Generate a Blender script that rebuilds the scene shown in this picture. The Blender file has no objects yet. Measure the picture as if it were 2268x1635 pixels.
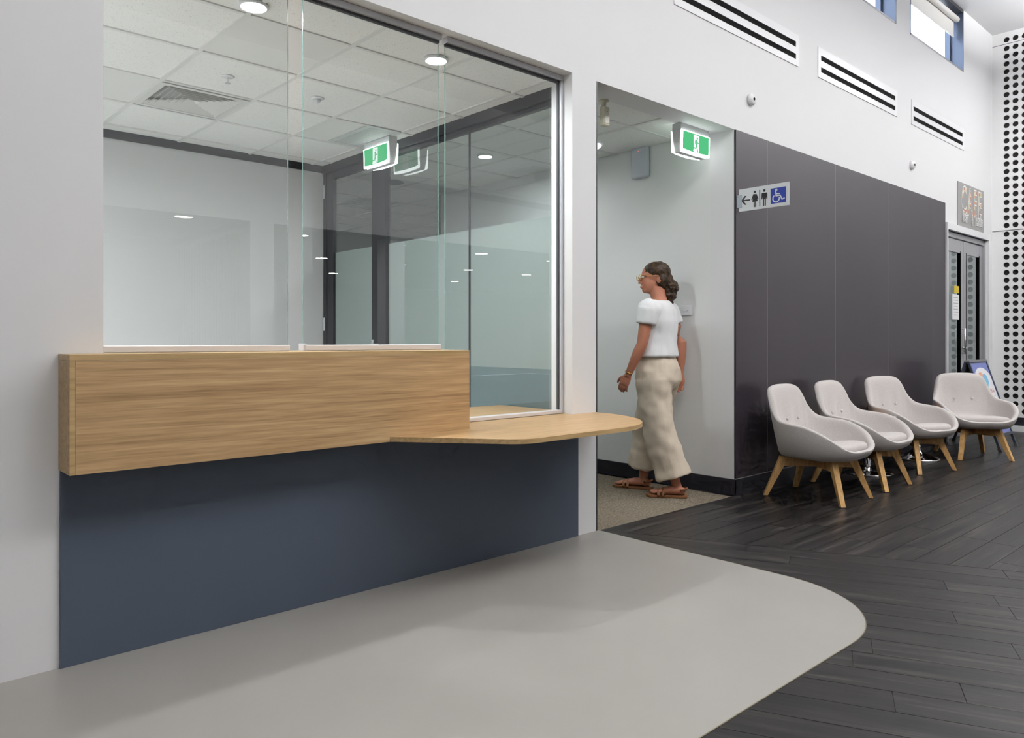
import bpy, bmesh, math, random
from mathutils import Vector, Matrix, noise
random.seed(7)
sc = bpy.context.scene
C = sc.collection
PI = math.pi
# ------------------------------------------------------------------ camera
CAM_Y, CAM_H = -3.03, 1.15
cd = bpy.data.cameras.new('camera'); cam = bpy.data.objects.new('camera', cd); C.objects.link(cam)
cam.location = (0, CAM_Y, CAM_H); cam.rotation_euler = (PI/2, 0, -math.radians(90-47.546))
cd.sensor_width = 36; cd.sensor_fit = 'HORIZONTAL'; cd.lens = 1676/2268*36
cd.shift_y = -(817.5-755)/2268; cd.clip_start = .05; cd.clip_end = 200
sc.camera = cam
# ------------------------------------------------------------------ world and exposure
w = bpy.data.worlds.new('sky'); sc.world = w; w.use_nodes = True
bg = w.node_tree.nodes['Background']; bg.inputs[0].default_value = (.86, .93, 1, 1); bg.inputs[1].default_value = 5.0
sc.view_settings.view_transform = 'Standard'; sc.view_settings.look = 'None'
sc.view_settings.gamma = 1; sc.view_settings.use_curve_mapping = False
sc.view_settings.exposure = 0.10
try:
    sc.cycles.transparent_max_bounces = 14; sc.cycles.max_bounces = 7; sc.cycles.diffuse_bounces = 4; sc.cycles.glossy_bounces = 3; sc.cycles.adaptive_threshold = .04; sc.cycles.adaptive_min_samples = 12; sc.cycles.caustics_reflective = False
    sc.cycles.sample_clamp_indirect = 6
except Exception: pass
L_UP = 36.0  # upward face of the added hall pendants
L_CEIL = 13.5     # downward face of the added hall pendants
L_DOWN = 860.0
L_CORR = 410.0     # recessed downlights
L_LOW = 92.0      # downlights of the low area opposite
L_EXIT = 6.0

# ------------------------------------------------------------------ helpers
def lin(c):
    return tuple(((v/255)/12.92 if v/255 <= .04045 else ((v/255+.055)/1.055)**2.4) for v in c) + (1,)
class MB:
    def __init__(s): s.v = []; s.f = []; s.m = []; s.mi = 0
    def add(s, vs, fs):
        b = len(s.v); s.v += [tuple(p) for p in vs]
        s.f += [tuple(b+i for i in f) for f in fs]; s.m += [s.mi]*len(fs); return s
    def box(s, x0, x1, y0, y1, z0, z1):
        return s.add([(x0,y0,z0),(x1,y0,z0),(x1,y1,z0),(x0,y1,z0),(x0,y0,z1),(x1,y0,z1),(x1,y1,z1),(x0,y1,z1)],
                     [(3,2,1,0),(4,5,6,7),(0,1,5,4),(1,2,6,5),(2,3,7,6),(3,0,4,7)])
    def prism(s, poly, h0, h1, fn=lambda a, b, h: (a, b, h)):
        n = len(poly)
        vs = [fn(a,b,h0) for a,b in poly]+[fn(a,b,h1) for a,b in poly]
        return s.add(vs, [tuple(range(n-1,-1,-1)), tuple(range(n,2*n))]+[(i,(i+1)%n,n+(i+1)%n,n+i) for i in range(n)])
    def tube(s, pts, rads, n=12, caps=True, up=(0,0,1)):
        # lofted elliptical tube; rads: r or (ra, rb)
        pts = [Vector(p) for p in pts]; rings = []
        for i, p in enumerate(pts):
            t = (pts[min(i+1,len(pts)-1)]-pts[max(i-1,0)]).normalized()
            u = Vector(up)
            if abs(t.dot(u)) > .95: u = Vector((0,1,0)) if abs(t.y) < .9 else Vector((1,0,0))
            a = u.cross(t).normalized(); b = t.cross(a).normalized()
            r = rads[i]; ra, rb = (r if isinstance(r, tuple) else (r, r))
            rings.append([p+a*ra*math.cos(2*PI*k/n)+b*rb*math.sin(2*PI*k/n) for k in range(n)])
        return s.loft(rings, caps)
    def loft(s, rings, caps=True, closed=True):
        n = len(rings[0]); vs = [p for r in rings for p in r]; fs = []
        for i in range(len(rings)-1):
            for k in range(n if closed else n-1):
                fs.append((i*n+k, i*n+(k+1)%n, (i+1)*n+(k+1)%n, (i+1)*n+k))
        if caps: fs += [tuple(range(n-1,-1,-1)), tuple((len(rings)-1)*n+k for k in range(n))]
        return s.add(vs, fs)
    def ell(s, c, r, n=16, m=10, rot=None):
        c = Vector(c); rings = []
        for j in range(1, m):
            th = PI*j/m
            ring = []
            for k in range(n):
                p = Vector((r[0]*math.sin(th)*math.cos(2*PI*k/n), r[1]*math.sin(th)*math.sin(2*PI*k/n), -r[2]*math.cos(th)))
                if rot: p = rot @ p
                ring.append(c+p)
            rings.append(ring)
        return s.loft(rings)
    def lathe(s, prof, c=(0,0,0), n=24, caps=True):
        return s.loft([[(c[0]+r*math.cos(2*PI*k/n), c[1]+r*math.sin(2*PI*k/n), c[2]+z) for k in range(n)] for r, z in prof], caps)
    def xf(s, M):
        s.v = [tuple(M @ Vector(p)) for p in s.v]; return s
    def mesh(s, name, mats, smooth=False, recalc=True):
        me = bpy.data.meshes.new(name); me.from_pydata(s.v, [], s.f)
        for m in (mats if isinstance(mats, (list, tuple)) else [mats]): me.materials.append(m)
        for p, i in zip(me.polygons, s.m): p.material_index = i; p.use_smooth = smooth
        if recalc:
            bm = bmesh.new(); bm.from_mesh(me); bmesh.ops.recalc_face_normals(bm, faces=bm.faces); bm.to_mesh(me); bm.free()
        me.update(); return me
    def build(s, name, mats, parent=None, smooth=False, bevel=0, local=False, seg=2):
        o = bpy.data.objects.new(name, s.mesh(name, mats, smooth)); C.objects.link(o)
        if parent is not None:
            o.parent = parent
            if not local: o.location = -Vector(parent.location)
        if bevel:
            b = o.modifiers.new('bevel', 'BEVEL'); b.width = bevel; b.segments = seg; b.limit_method = 'ANGLE'; b.angle_limit = math.radians(40)
            if smooth is False: pass
        return o
def tag(o, label=None, cat=None, group=None, kind=None):
    if label: o['label'] = label
    if cat: o['category'] = cat
    if group: o['group'] = group
    if kind: o['kind'] = kind
    return o
def thing(name, label, cat, loc=(0,0,0), rz=0, group=None, kind=None):
    o = bpy.data.objects.new(name, None); o.empty_display_size = .1; C.objects.link(o)
    o.location = loc; o.rotation_euler = (0,0,rz); return tag(o, label, cat, group, kind)
def copy_tree(o, parent=None):
    c = o.copy(); C.objects.link(c)
    if parent is not None: c.parent = parent
    for ch in list(o.children): copy_tree(ch, c)
    return c
def baked(mb, mods, name, mats, smooth=True):
    """mesh of mb after modifiers"""
    o = bpy.data.objects.new('tmp', mb.mesh('tmp', mats, smooth)); C.objects.link(o)
    for t, kw in mods:
        m = o.modifiers.new(t, t)
        for k, v in kw.items(): setattr(m, k, v)
    dg = bpy.context.evaluated_depsgraph_get(); dg.update()
    me = bpy.data.meshes.new_from_object(o.evaluated_get(dg)); me.name = name
    old = o.data; bpy.data.objects.remove(o); bpy.data.meshes.remove(old)
    for p in me.polygons: p.use_smooth = smooth
    return me
def put(name, me, parent=None, local=True):
    o = bpy.data.objects.new(name, me); C.objects.link(o)
    if parent is not None:
        o.parent = parent
        if not local: o.location = -Vector(parent.location)
    return o
def text_mb(body, size, extrude=.001, shear=0, align='CENTER', spacing=1.0, sx=1.0, offset=0.0):
    cu = bpy.data.curves.new('t', 'FONT'); cu.body = body; cu.size = size; cu.extrude = extrude; cu.shear = shear
    cu.align_x = align; cu.space_character = spacing; cu.offset = offset; cu.resolution_u = 4
    o = bpy.data.objects.new('t', cu); C.objects.link(o)
    dg = bpy.context.evaluated_depsgraph_get(); dg.update()
    me = bpy.data.meshes.new_from_object(o.evaluated_get(dg))
    mb = MB(); mb.add([(v.co.x*sx, v.co.y, v.co.z) for v in me.vertices], [tuple(p.vertices) for p in me.polygons])
    bpy.data.objects.remove(o); bpy.data.curves.remove(cu); bpy.data.meshes.remove(me)
    return mb
def stroke(mb, pts, wd, h0, h1, n=8):
    for (a, b) in zip(pts, pts[1:]):
        a = Vector(a); b = Vector(b); d = (b-a); L = d.length; ang = math.atan2(d.y, d.x); poly = []
        for k in range(n+1): t = ang+PI/2+PI*k/n; poly.append((a.x+wd/2*math.cos(t), a.y+wd/2*math.sin(t)))
        for k in range(n+1): t = ang-PI/2+PI*k/n; poly.append((b.x+wd/2*math.cos(t), b.y+wd/2*math.sin(t)))
        STK[0] = (STK[0]+1) % 9; mb.prism(poly, h0, h1+STK[0]*2e-5)
STK = [0]
def disc(mb, c, r, h0, h1, n=20, ry=None):
    mb.prism([(c[0]+r*math.cos(2*PI*k/n), c[1]+(ry or r)*math.sin(2*PI*k/n)) for k in range(n)], h0, h1)

# ------------------------------------------------------------------ materials
MATS = {}
def mat(name, col, rough=.5, metal=0, spec=.5, coat=0, bump=None, var=None, emit=None):
    """col sRGB; bump=(scale, strength, (sx,sy,sz)); var=(scale, amount, (sx,sy,sz))"""
    m = bpy.data.materials.new(name); m.use_nodes = True; nt = m.node_tree; N = nt.nodes; Lk = nt.links
    b = N['Principled BSDF']; b.inputs['Base Color'].default_value = lin(col); b.inputs['Roughness'].default_value = rough
    b.inputs['Metallic'].default_value = metal; b.inputs['Specular IOR Level'].default_value = spec
    b.inputs['Coat Weight'].default_value = coat
    if emit: b.inputs['Emission Color'].default_value = lin(emit[0]); b.inputs['Emission Strength'].default_value = emit[1]
    tc = None
    def nz(scale, st, detail=3):
        nonlocal tc
        if tc is None: tc = N.new('ShaderNodeTexCoord')
        mp = N.new('ShaderNodeMapping'); mp.inputs['Scale'].default_value = st; Lk.new(tc.outputs['Object'], mp.inputs[0])
        t = N.new('ShaderNodeTexNoise'); t.inputs['Scale'].default_value = scale; t.inputs['Detail'].default_value = detail
        Lk.new(mp.outputs[0], t.inputs['Vector']); return t
    if var:
        t = nz(var[0], var[2]); mx = N.new('ShaderNodeMix'); mx.data_type = 'RGBA'
        k = var[1]; mx.inputs['A'].default_value = tuple(v*(1-k) for v in lin(col)[:3])+(1,)
        mx.inputs['B'].default_value = tuple(min(1, v*(1+k)) for v in lin(col)[:3])+(1,)
        Lk.new(t.outputs['Fac'], mx.inputs['Factor']); Lk.new(mx.outputs['Result'], b.inputs['Base Color'])
    if bump:
        t = nz(bump[0], bump[2]); bp = N.new('ShaderNodeBump'); bp.inputs['Strength'].default_value = bump[1]; bp.inputs['Distance'].default_value = .004
        Lk.new(t.outputs['Fac'], bp.inputs['Height']); Lk.new(bp.outputs[0], b.inputs['Normal'])
    MATS[name] = m; return m
def ramp_mat(name, cols, scale, st, rough=.5, spec=.4, rnd=0, detail=5, dist=.4, fine=None, bumpk=.1, lo=.33, hi=.67):
    """streaky grain: noise stretched by st through a ramp of sRGB colours"""
    m = bpy.data.materials.new(name); m.use_nodes = True; nt = m.node_tree; N = nt.nodes; Lk = nt.links
    b = N['Principled BSDF']; b.inputs['Roughness'].default_value = rough; b.inputs['Specular IOR Level'].default_value = spec
    tc = N.new('ShaderNodeTexCoord'); mp = N.new('ShaderNodeMapping'); mp.inputs['Scale'].default_value = st
    src = tc.outputs['Object']
    oi = N.new('ShaderNodeObjectInfo')
    if rnd:
        va = N.new('ShaderNodeVectorMath'); va.operation = 'ADD'; cb = N.new('ShaderNodeVectorMath'); cb.operation = 'SCALE'
        cx = N.new('ShaderNodeCombineXYZ')
        for i in range(3): Lk.new(oi.outputs['Random'], cx.inputs[i])
        Lk.new(cx.outputs[0], cb.inputs[0]); cb.inputs['Scale'].default_value = 37.0
        Lk.new(src, va.inputs[0]); Lk.new(cb.outputs[0], va.inputs[1]); src = va.outputs[0]
    Lk.new(src, mp.inputs[0])
    t = N.new('ShaderNodeTexNoise'); t.inputs['Scale'].default_value = scale; t.inputs['Detail'].default_value = detail; t.inputs['Distortion'].default_value = dist
    Lk.new(mp.outputs[0], t.inputs['Vector'])
    fac = t.outputs['Fac']
    if fine:
        mp2 = N.new('ShaderNodeMapping'); mp2.inputs['Scale'].default_value = fine[0]; Lk.new(src, mp2.inputs[0])
        t2 = N.new('ShaderNodeTexNoise'); t2.inputs['Scale'].default_value = scale; t2.inputs['Detail'].default_value = 4; Lk.new(mp2.outputs[0], t2.inputs['Vector'])
        mm = N.new('ShaderNodeMix'); mm.inputs['Factor'].default_value = fine[1]; Lk.new(fac, mm.inputs['A']); Lk.new(t2.outputs['Fac'], mm.inputs['B']); fac = mm.outputs['Result']
    r = N.new('ShaderNodeValToRGB'); e = r.color_ramp.elements
    e[0].position = lo; e[1].position = hi
    for i in range(len(cols)-2): e.new(lo+(hi-lo)*(i+1)/(len(cols)-1))
    for i, c in enumerate(cols): r.color_ramp.elements[i].color = lin(c)
    Lk.new(fac, r.inputs[0]); out = r.outputs[0]
    if rnd:
        hs = N.new('ShaderNodeHueSaturation'); mr = N.new('ShaderNodeMapRange'); mr.inputs['To Min'].default_value = 1-rnd; mr.inputs['To Max'].default_value = 1+rnd
        Lk.new(oi.outputs['Random'], mr.inputs['Value']); Lk.new(mr.outputs[0], hs.inputs['Value']); Lk.new(out, hs.inputs['Color']); out = hs.outputs[0]
    Lk.new(out, b.inputs['Base Color'])
    if bumpk:
        bp = N.new('ShaderNodeBump'); bp.inputs['Strength'].default_value = bumpk; bp.inputs['Distance'].default_value = .002
        Lk.new(fac, bp.inputs['Height']); Lk.new(bp.outputs[0], b.inputs['Normal'])
    MATS[name] = m; return m
def glass_mat(name, tint, base=.08, rough=0.0, edge=1.0):
    """clear pane: transparent and mirror mixed by a Schlick term that is the same from both sides"""
    m = bpy.data.materials.new(name); m.use_nodes = True; nt = m.node_tree; N = nt.nodes; Lk = nt.links
    N.remove(N['Principled BSDF']); out = N['Material Output']
    g = N.new('ShaderNodeNewGeometry'); d = N.new('ShaderNodeVectorMath'); d.operation = 'DOT_PRODUCT'
    Lk.new(g.outputs['Normal'], d.inputs[0]); Lk.new(g.outputs['Incoming'], d.inputs[1])
    def mth(op, a, bv=None):
        n = N.new('ShaderNodeMath'); n.operation = op
        if hasattr(a, 'default_value') or hasattr(a, 'links'): Lk.new(a, n.inputs[0])
        else: n.inputs[0].default_value = a
        if bv is not None:
            if hasattr(bv, 'links'): Lk.new(bv, n.inputs[1])
            else: n.inputs[1].default_value = bv
        return n.outputs[0]
    ab = mth('ABSOLUTE', d.outputs['Value']); om = mth('SUBTRACT', 1.0, ab); p5 = mth('POWER', om, 5.0)
    k = mth('MULTIPLY', p5, edge*(1-base)); fac = mth('ADD', k, base)
    tr = N.new('ShaderNodeBsdfTransparent'); tr.inputs[0].default_value = lin(tint)
    gl = N.new('ShaderNodeBsdfGlossy'); gl.inputs['Roughness'].default_value = rough; gl.inputs['Color'].default_value = (1,1,1,1)
    mx = N.new('ShaderNodeMixShader'); Lk.new(fac, mx.inputs[0]); Lk.new(tr.outputs[0], mx.inputs[1]); Lk.new(gl.outputs[0], mx.inputs[2])
    Lk.new(mx.outputs[0], out.inputs[0]); MATS[name] = m; return m
def clear_mat(name, tint):
    m = bpy.data.materials.new(name); m.use_nodes = True; N = m.node_tree.nodes; N.remove(N['Principled BSDF'])
    t = N.new('ShaderNodeBsdfTransparent'); t.inputs[0].default_value = lin(tint); m.node_tree.links.new(t.outputs[0], N['Material Output'].inputs[0]); MATS[name] = m; return m
def film_mat(name, col, trans=.5):
    m = bpy.data.materials.new(name); m.use_nodes = True; N = m.node_tree.nodes; Lk = m.node_tree.links; N.remove(N['Principled BSDF'])
    d = N.new('ShaderNodeBsdfDiffuse'); d.inputs[0].default_value = lin(col); t = N.new('ShaderNodeBsdfTranslucent'); t.inputs[0].default_value = lin(col)
    mx = N.new('ShaderNodeMixShader'); mx.inputs[0].default_value = trans; Lk.new(d.outputs[0], mx.inputs[1]); Lk.new(t.outputs[0], mx.inputs[2])
    Lk.new(mx.outputs[0], N['Material Output'].inputs[0]); MATS[name] = m; return m
def emit_mat(name, col, st):
    m = bpy.data.materials.new(name); m.use_nodes = True; N = m.node_tree.nodes; N.remove(N['Principled BSDF'])
    e = N.new('ShaderNodeEmission'); e.inputs[0].default_value = lin(col); e.inputs[1].default_value = st
    m.node_tree.links.new(e.outputs[0], N['Material Output'].inputs[0]); MATS[name] = m; return m

white = mat('white_paint', (226,226,227), .6, spec=.3, bump=(260,.02,(1,1,1)))
cream = mat('cream_paint', (227,228,227), .6, spec=.3)
white_gloss = mat('white_enamel', (232,232,234), .28)
blue_panel = mat('navy_laminate', (70,79,93), .38, spec=.4, bump=(300,.02,(1,1,1)))
alu = mat('anodised_aluminium', (206,208,214), .35, metal=.45)
alu_dark = mat('grey_gasket', (70,70,74), .5)
rail_white = mat('pale_aluminium_rail', (216,212,212), .35, metal=.2)
navy_frame = mat('charcoal_frame', (38,39,45), .4, spec=.5)
win_frame = mat('slate_window_frame', (88,98,118), .35, metal=.3)
win_sill = mat('grey_window_sill', (128,128,134), .35, metal=.4)
black = mat('black_void', (10,10,10), .8)
slot_black = mat('matte_black_slot', (9,8,8), .9, spec=.1)
skirt = mat('charcoal_skirting', (38,38,46), .4)
panel_dark = mat('bronze_metal_panel', (52,47,53), .3, metal=.1, spec=.32, var=(1.0,.05,(.5,1,30)))
chrome = mat('chrome', (225,225,228), .08, metal=1)
tile_w = None
lino = mat('grey_linoleum', (149,146,141), .33, spec=.35, var=(3.2,.05,(1,1,1)))
oak = ramp_mat('oak_laminate_horizontal', [(132,103,70),(160,129,92),(178,147,107),(192,163,123)], 2.2, (.55,14,14), rough=.42, fine=((2.2,70,70),.45), bumpk=.05)
oak_edge = ramp_mat('oak_laminate_edge', [(150,124,84),(170,142,100),(180,152,110)], 3, (1.2,22,22), rough=.45, bumpk=.04)
oak_top = ramp_mat('oak_laminate_top', [(158,126,86),(176,143,100),(187,155,112)], 2.2, (1.2,16,4), rough=.36, fine=((3,60,9),.4), bumpk=.03)
beech = ramp_mat('chair_oak', [(176,134,80),(196,154,98),(208,168,112)], 6, (9,9,1.6), rough=.45, rnd=.05, bumpk=.05)
plank_m = ramp_mat('charcoal_vinyl_plank', [(15,14,14),(26,24,24),(35,33,32),(62,58,56)], 2.4, (.55,9,3), rough=.38, spec=.32, rnd=.10, fine=((2.2,42,4),.38), bumpk=.15, lo=.39, hi=.62)
carpet_m = ramp_mat('taupe_carpet', [(84,77,66),(112,104,91),(136,127,113)], 60, (1,3.2,1), rough=1, spec=.05, rnd=.05, detail=2, bumpk=.8)
fabric = None
def fabric_mat(name, col):
    m = mat(name, col, .95, spec=.1); nt = m.node_tree; N = nt.nodes; Lk = nt.links; b = N['Principled BSDF']
    b.inputs['Sheen Weight'].default_value = .25; b.inputs['Sheen Roughness'].default_value = .5
    tc = N.new('ShaderNodeTexCoord'); facs = []
    for st in ((620,170,170),(170,620,620)):
        mp = N.new('ShaderNodeMapping'); mp.inputs['Scale'].default_value = st; Lk.new(tc.outputs['Object'], mp.inputs[0])
        t = N.new('ShaderNodeTexNoise'); t.inputs['Scale'].default_value = 1; t.inputs['Detail'].default_value = 2; Lk.new(mp.outputs[0], t.inputs['Vector']); facs.append(t.outputs['Fac'])
    a = N.new('ShaderNodeMath'); a.operation = 'MULTIPLY'; Lk.new(facs[0], a.inputs[0]); Lk.new(facs[1], a.inputs[1])
    r = N.new('ShaderNodeValToRGB'); r.color_ramp.elements[0].position = .12; r.color_ramp.elements[1].position = .4
    r.color_ramp.elements[0].color = lin(tuple(v*.92 for v in col)); r.color_ramp.elements[1].color = lin(tuple(min(255, v*1.04) for v in col))
    Lk.new(a.outputs[0], r.inputs[0]); Lk.new(r.outputs[0], b.inputs['Base Color'])
    bp = N.new('ShaderNodeBump'); bp.inputs['Strength'].default_value = .25; bp.inputs['Distance'].default_value = .001
    Lk.new(a.outputs[0], bp.inputs['Height']); Lk.new(bp.outputs[0], b.inputs['Normal']); return m
fabric = fabric_mat('grey_woven_wool', (203,197,194))
def tile_mat(name):
    m = mat(name, (236,236,233), .9, spec=.1); nt = m.node_tree; N = nt.nodes; Lk = nt.links; b = N['Principled BSDF']
    tc = N.new('ShaderNodeTexCoord'); v = N.new('ShaderNodeTexVoronoi'); v.inputs['Scale'].default_value = 95; Lk.new(tc.outputs['Object'], v.inputs['Vector'])
    n = N.new('ShaderNodeTexNoise'); n.inputs['Scale'].default_value = 25; Lk.new(tc.outputs['Object'], n.inputs['Vector'])
    a = N.new('ShaderNodeMath'); a.operation = 'MULTIPLY_ADD'; Lk.new(n.outputs['Fac'], a.inputs[0]); a.inputs[1].default_value = -.35; Lk.new(v.outputs['Distance'], a.inputs[2])
    r = N.new('ShaderNodeValToRGB'); r.color_ramp.elements[0].position = -0.0; r.color_ramp.elements[1].position = .06
    r.color_ramp.elements[0].color = lin((206,205,201)); r.color_ramp.elements[1].color = lin((238,238,235))
    Lk.new(a.outputs[0], r.inputs[0]); Lk.new(r.outputs[0], b.inputs['Base Color']); return m
tile_fis = tile_mat('fissured_ceiling_tile'); tile_plain = mat('plain_ceiling_tile', (226,226,223), .8, spec=.15)
tbar = mat('ceiling_grid_bar', (222,222,219), .5)
glass_f = glass_mat('clear_glass_front', (246,249,250), .11)
glass_c = clear_mat('clear_glass_back', (252,254,253))
glass_e = mat('green_glass_edge', (110,142,138), .15, spec=.8)
glass_p = glass_mat('clear_glass_partition', (235,240,240), .10)
glass_d = glass_mat('clear_glass_door', (225,232,232), .09, edge=1.0)
film = film_mat('frosted_film', (216,221,219), .55)
band_b = film_mat('lower_band_blue', (166,182,186), .5)
lamp_e = emit_mat('lamp_white', (254,254,255), L_DOWN); lamp_c = emit_mat('lamp_corridor', (252,254,255), L_CORR); up_e = emit_mat('added_pendant_up', (254,253,253), L_UP)
low_e = emit_mat('lamp_low_area', (255,250,244), L_LOW); recess_e = emit_mat('lamp_recess', (255,248,236), 22)
ceil_e = emit_mat('added_pendant_down', (254,253,252), L_CEIL)
exit_w = emit_mat('exit_diffuser_white', (245,252,250), L_EXIT)
exit_g = emit_mat('exit_green', (86,192,130), 1.0)
exit_p = emit_mat('exit_pictogram_white', (245,252,248), 1.0)

# ------------------------------------------------------------------ setting: floor
ZC, ZH, HC = 2.73, 2.72, 5.10          # suspended ceiling, header, hall ceiling
YB = -6.5                              # bulkhead opposite
fl = MB(); fl.box(-4, 18.5, -16, .0, -.12, -.012); fl.box(-2, 9.6, 0, 8, -.12, -.012); fl.box(9.3, 12, 0, 3, -.12, -.012)
base_floor = mat('floor_screed', (58,56,55), .5)
floor = fl.build('floor', base_floor); tag(floor, 'charcoal vinyl plank floor of the waiting hall', kind='structure')
# planks
def clip(poly, p, n):   # keep side where (q-p).n >= 0
    out = []
    for i in range(len(poly)):
        a, b = poly[i], poly[(i+1) % len(poly)]
        da = (a[0]-p[0])*n[0]+(a[1]-p[1])*n[1]; db = (b[0]-p[0])*n[0]+(b[1]-p[1])*n[1]
        if da >= 0: out.append(a)
        if (da >= 0) != (db >= 0):
            t = da/(da-db); out.append((a[0]+t*(b[0]-a[0]), a[1]+t*(b[1]-a[1])))
    return out
def plank_mesh(poly):
    mb = MB(); n = len(poly); e = .0012
    mb.prism(poly, -.006, 0)
    return mb.mesh('plank', plank_m)
PW, PL, GAP = .1525, 1.22, .0022
BP, BD = Vector((3.50, 0.0)), Vector((.42,-.907)).normalized()       # line where the plank direction turns
BN = Vector((-BD.y, BD.x))                                          # points to +x side
shared = plank_mesh([(0,0),(PL-GAP,0),(PL-GAP,PW-GAP),(0,PW-GAP)])
def put_plank(poly_local, org, ang):
    full = len(poly_local) == 4 and abs((max(p[0] for p in poly_local)-min(p[0] for p in poly_local))-(PL-GAP)) < 1e-4 and abs(min(p[0] for p in poly_local)) < 1e-4 and abs(min(p[1] for p in poly_local)) < 1e-4 and abs(max(p[1] for p in poly_local)-(PW-GAP)) < 1e-4
    o = bpy.data.objects.new('plank', shared if full else plank_mesh(poly_local)); C.objects.link(o)
    o.parent = floor; o.location = (org[0], org[1], 0); o.rotation_euler = (0,0,ang)
def in_view(x, y, m=.7):
    d = Vector((x, y-CAM_Y)); f = d.x*.675+d.y*.738; r = d.x*.738-d.y*.675
    return f > 1.2 and abs(r/f) < (1134+250)/1676 + m/f and 1676*1.15/f < 880+250
count = 0
# far zone: along x
j = 0
while -j*PW > -3.2:
    y1 = -j*PW; y0 = y1-PW; off = random.random()*PL; x = 2.6-off
    while x < 11.2:
        poly = [(x,y0),(x+PL-GAP,y0),(x+PL-GAP,y0+PW-GAP),(x,y0+PW-GAP)]
        q = clip(poly, BP+BN*.0011, BN); q = clip(q, (11.19,0), (-1,0)) if q else q
        if len(q) >= 3 and in_view(x+PL/2, y0):
            put_plank([(a-x, b-y0) for a, b in q], (x, y0), 0); count += 1
        x += PL
    j += 1
# near zone: along BD, left of the turning line
ang = math.atan2(BD.y, BD.x)
for j in range(24):
    off = random.random()*PL
    s = -off-.3
    while s < 3.9:
        # local frame: x along BD, y along BN
        loc = [(s,-(j+1)*PW),(s+PL-GAP,-(j+1)*PW),(s+PL-GAP,-j*PW-GAP),(s,-j*PW-GAP)]
        wd = [tuple(BP+BD*a+BN*b) for a, b in loc]
        q = clip(wd, (0,-.001), (0,-1))
        cx, cy = BP+BD*(s+PL/2)+BN*(-(j+.5)*PW)
        hidden = all(p[0] < 3.05 and p[1] > -1.3 for p in wd)
        if len(q) >= 3 and in_view(cx, cy) and not hidden:
            org = BP+BD*s+BN*(-(j+1)*PW)
            ql = [((Vector(p)-org).dot(BD), (Vector(p)-org).dot(BN)) for p in q]
            put_plank(ql, org, ang); count += 1
        s += PL
print('planks', count)
rest = MB(); rest.add([(-4,-16,-.0055),(18.5,-16,-.0055),(18.5,0,-.0055),(-4,0,-.0055)], [(0,1,2,3)])
ro = rest.build('floor_sheet', plank_m, floor, local=True)
# linoleum inlay with a rounded corner
R = .58; pts = [(-3.5,-1.78)]
cx, cy = 3.482-R, -1.78+R
pts += [(cx+R*math.cos(-PI/2+PI/2*k/20), cy+R*math.sin(-PI/2+PI/2*k/20)) for k in range(21)]
pts += [(3.482,-.0005),(-3.5,-.0005)]
lm = MB(); lm.prism(pts, -.010, .0016)
lo_ = lm.build('floor_linoleum', lino); tag(lo_, 'pale grey linoleum floor inlay with a rounded corner', kind='structure')
edge = MB()
strip = [Vector(p) for p in pts[:-1]]
for a, b in zip(strip, strip[1:]):
    d = (b-a).normalized(); n = Vector((d.y,-d.x))*.004
    edge.prism([tuple(a),tuple(a+n),tuple(b+n),tuple(b)], -.008, .0019)
edge.build('edge_strip', mat('brass_edge_strip', (120,112,92), .4, metal=.4), lo_)
# carpet tiles
cm = MB(); cm.box(3.44, 5.02, .0, 8, -.012, -.008); cfl = cm.build('floor_carpet', carpet_m); tag(cfl, 'taupe carpet tile floor of the side corridor', kind='structure')
cmesh = MB().box(-.2485,.2485,-.2485,.2485,-.006,-.0005).mesh('carpet_tile', carpet_m)
ix = 0
for i in range(4):
    for j in range(6):
        x = 3.72+.5*i; y = .2497+.5*j
        x0, x1 = max(3.47, x-.25), min(5.005, x+.25)
        if x1-x0 < .1: continue
        if x1-x0 > .49: me = cmesh
        else:
            me = MB().box(x0-x+.0015, x1-x-.0015, -.2485, .2485, -.006, -.0005).mesh('carpet_tile', carpet_m)
        o = put('carpet_tile', me, cfl); o.location = (x, y, 0)
        if me is cmesh: o.rotation_euler = (0,0,PI/2*((i+j) % 2))

# ------------------------------------------------------------------ setting: walls
WT = .20
def W(name, boxes, m, label=None, parent=None):
    mb = MB()
    for b in boxes: mb.box(*b)
    o = mb.build(name, m, parent)
    if parent is None: tag(o, label, kind='structure')
    return o
W('wall_front_left', [(-3.9,.76,0,WT,0,HC)], white, 'plain white wall left of the reception window')
W('wall_front_sill', [(.76,3.25,0,.17,0,.697)], white, 'low wall under the reception window')
W('wall_front_pillar', [(3.25,3.46,0,.17,0,ZH)], white, 'white pillar between reception window and corridor')
W('wall_front_header', [(.76,11.2,0,WT,ZH,4.36)]+[(a,b,0,WT,4.36,HC) for a, b in ((.76,6.37),(8.05,8.42),(10.085,11.2))], white, 'white wall above the reception window, corridor and dark panels')
wall_front = W('wall_front_feature', [(5.01,9.445,.006,WT,0,ZH)], white, 'waiting area wall clad in dark bronze panels')
W('wall_front_end', [(9.445,11.2,0,WT,2.425,ZH),(10.93,11.2,0,WT,0,2.425)], white, 'white wall around the cafe door')
# thin dark trim along the header at the pillar and corridor jamb
W('trim_1', [(3.46,3.474,0.002,.17,0,ZH)], navy_frame, 'slim dark trim on the corridor side of the white pillar')
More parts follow.
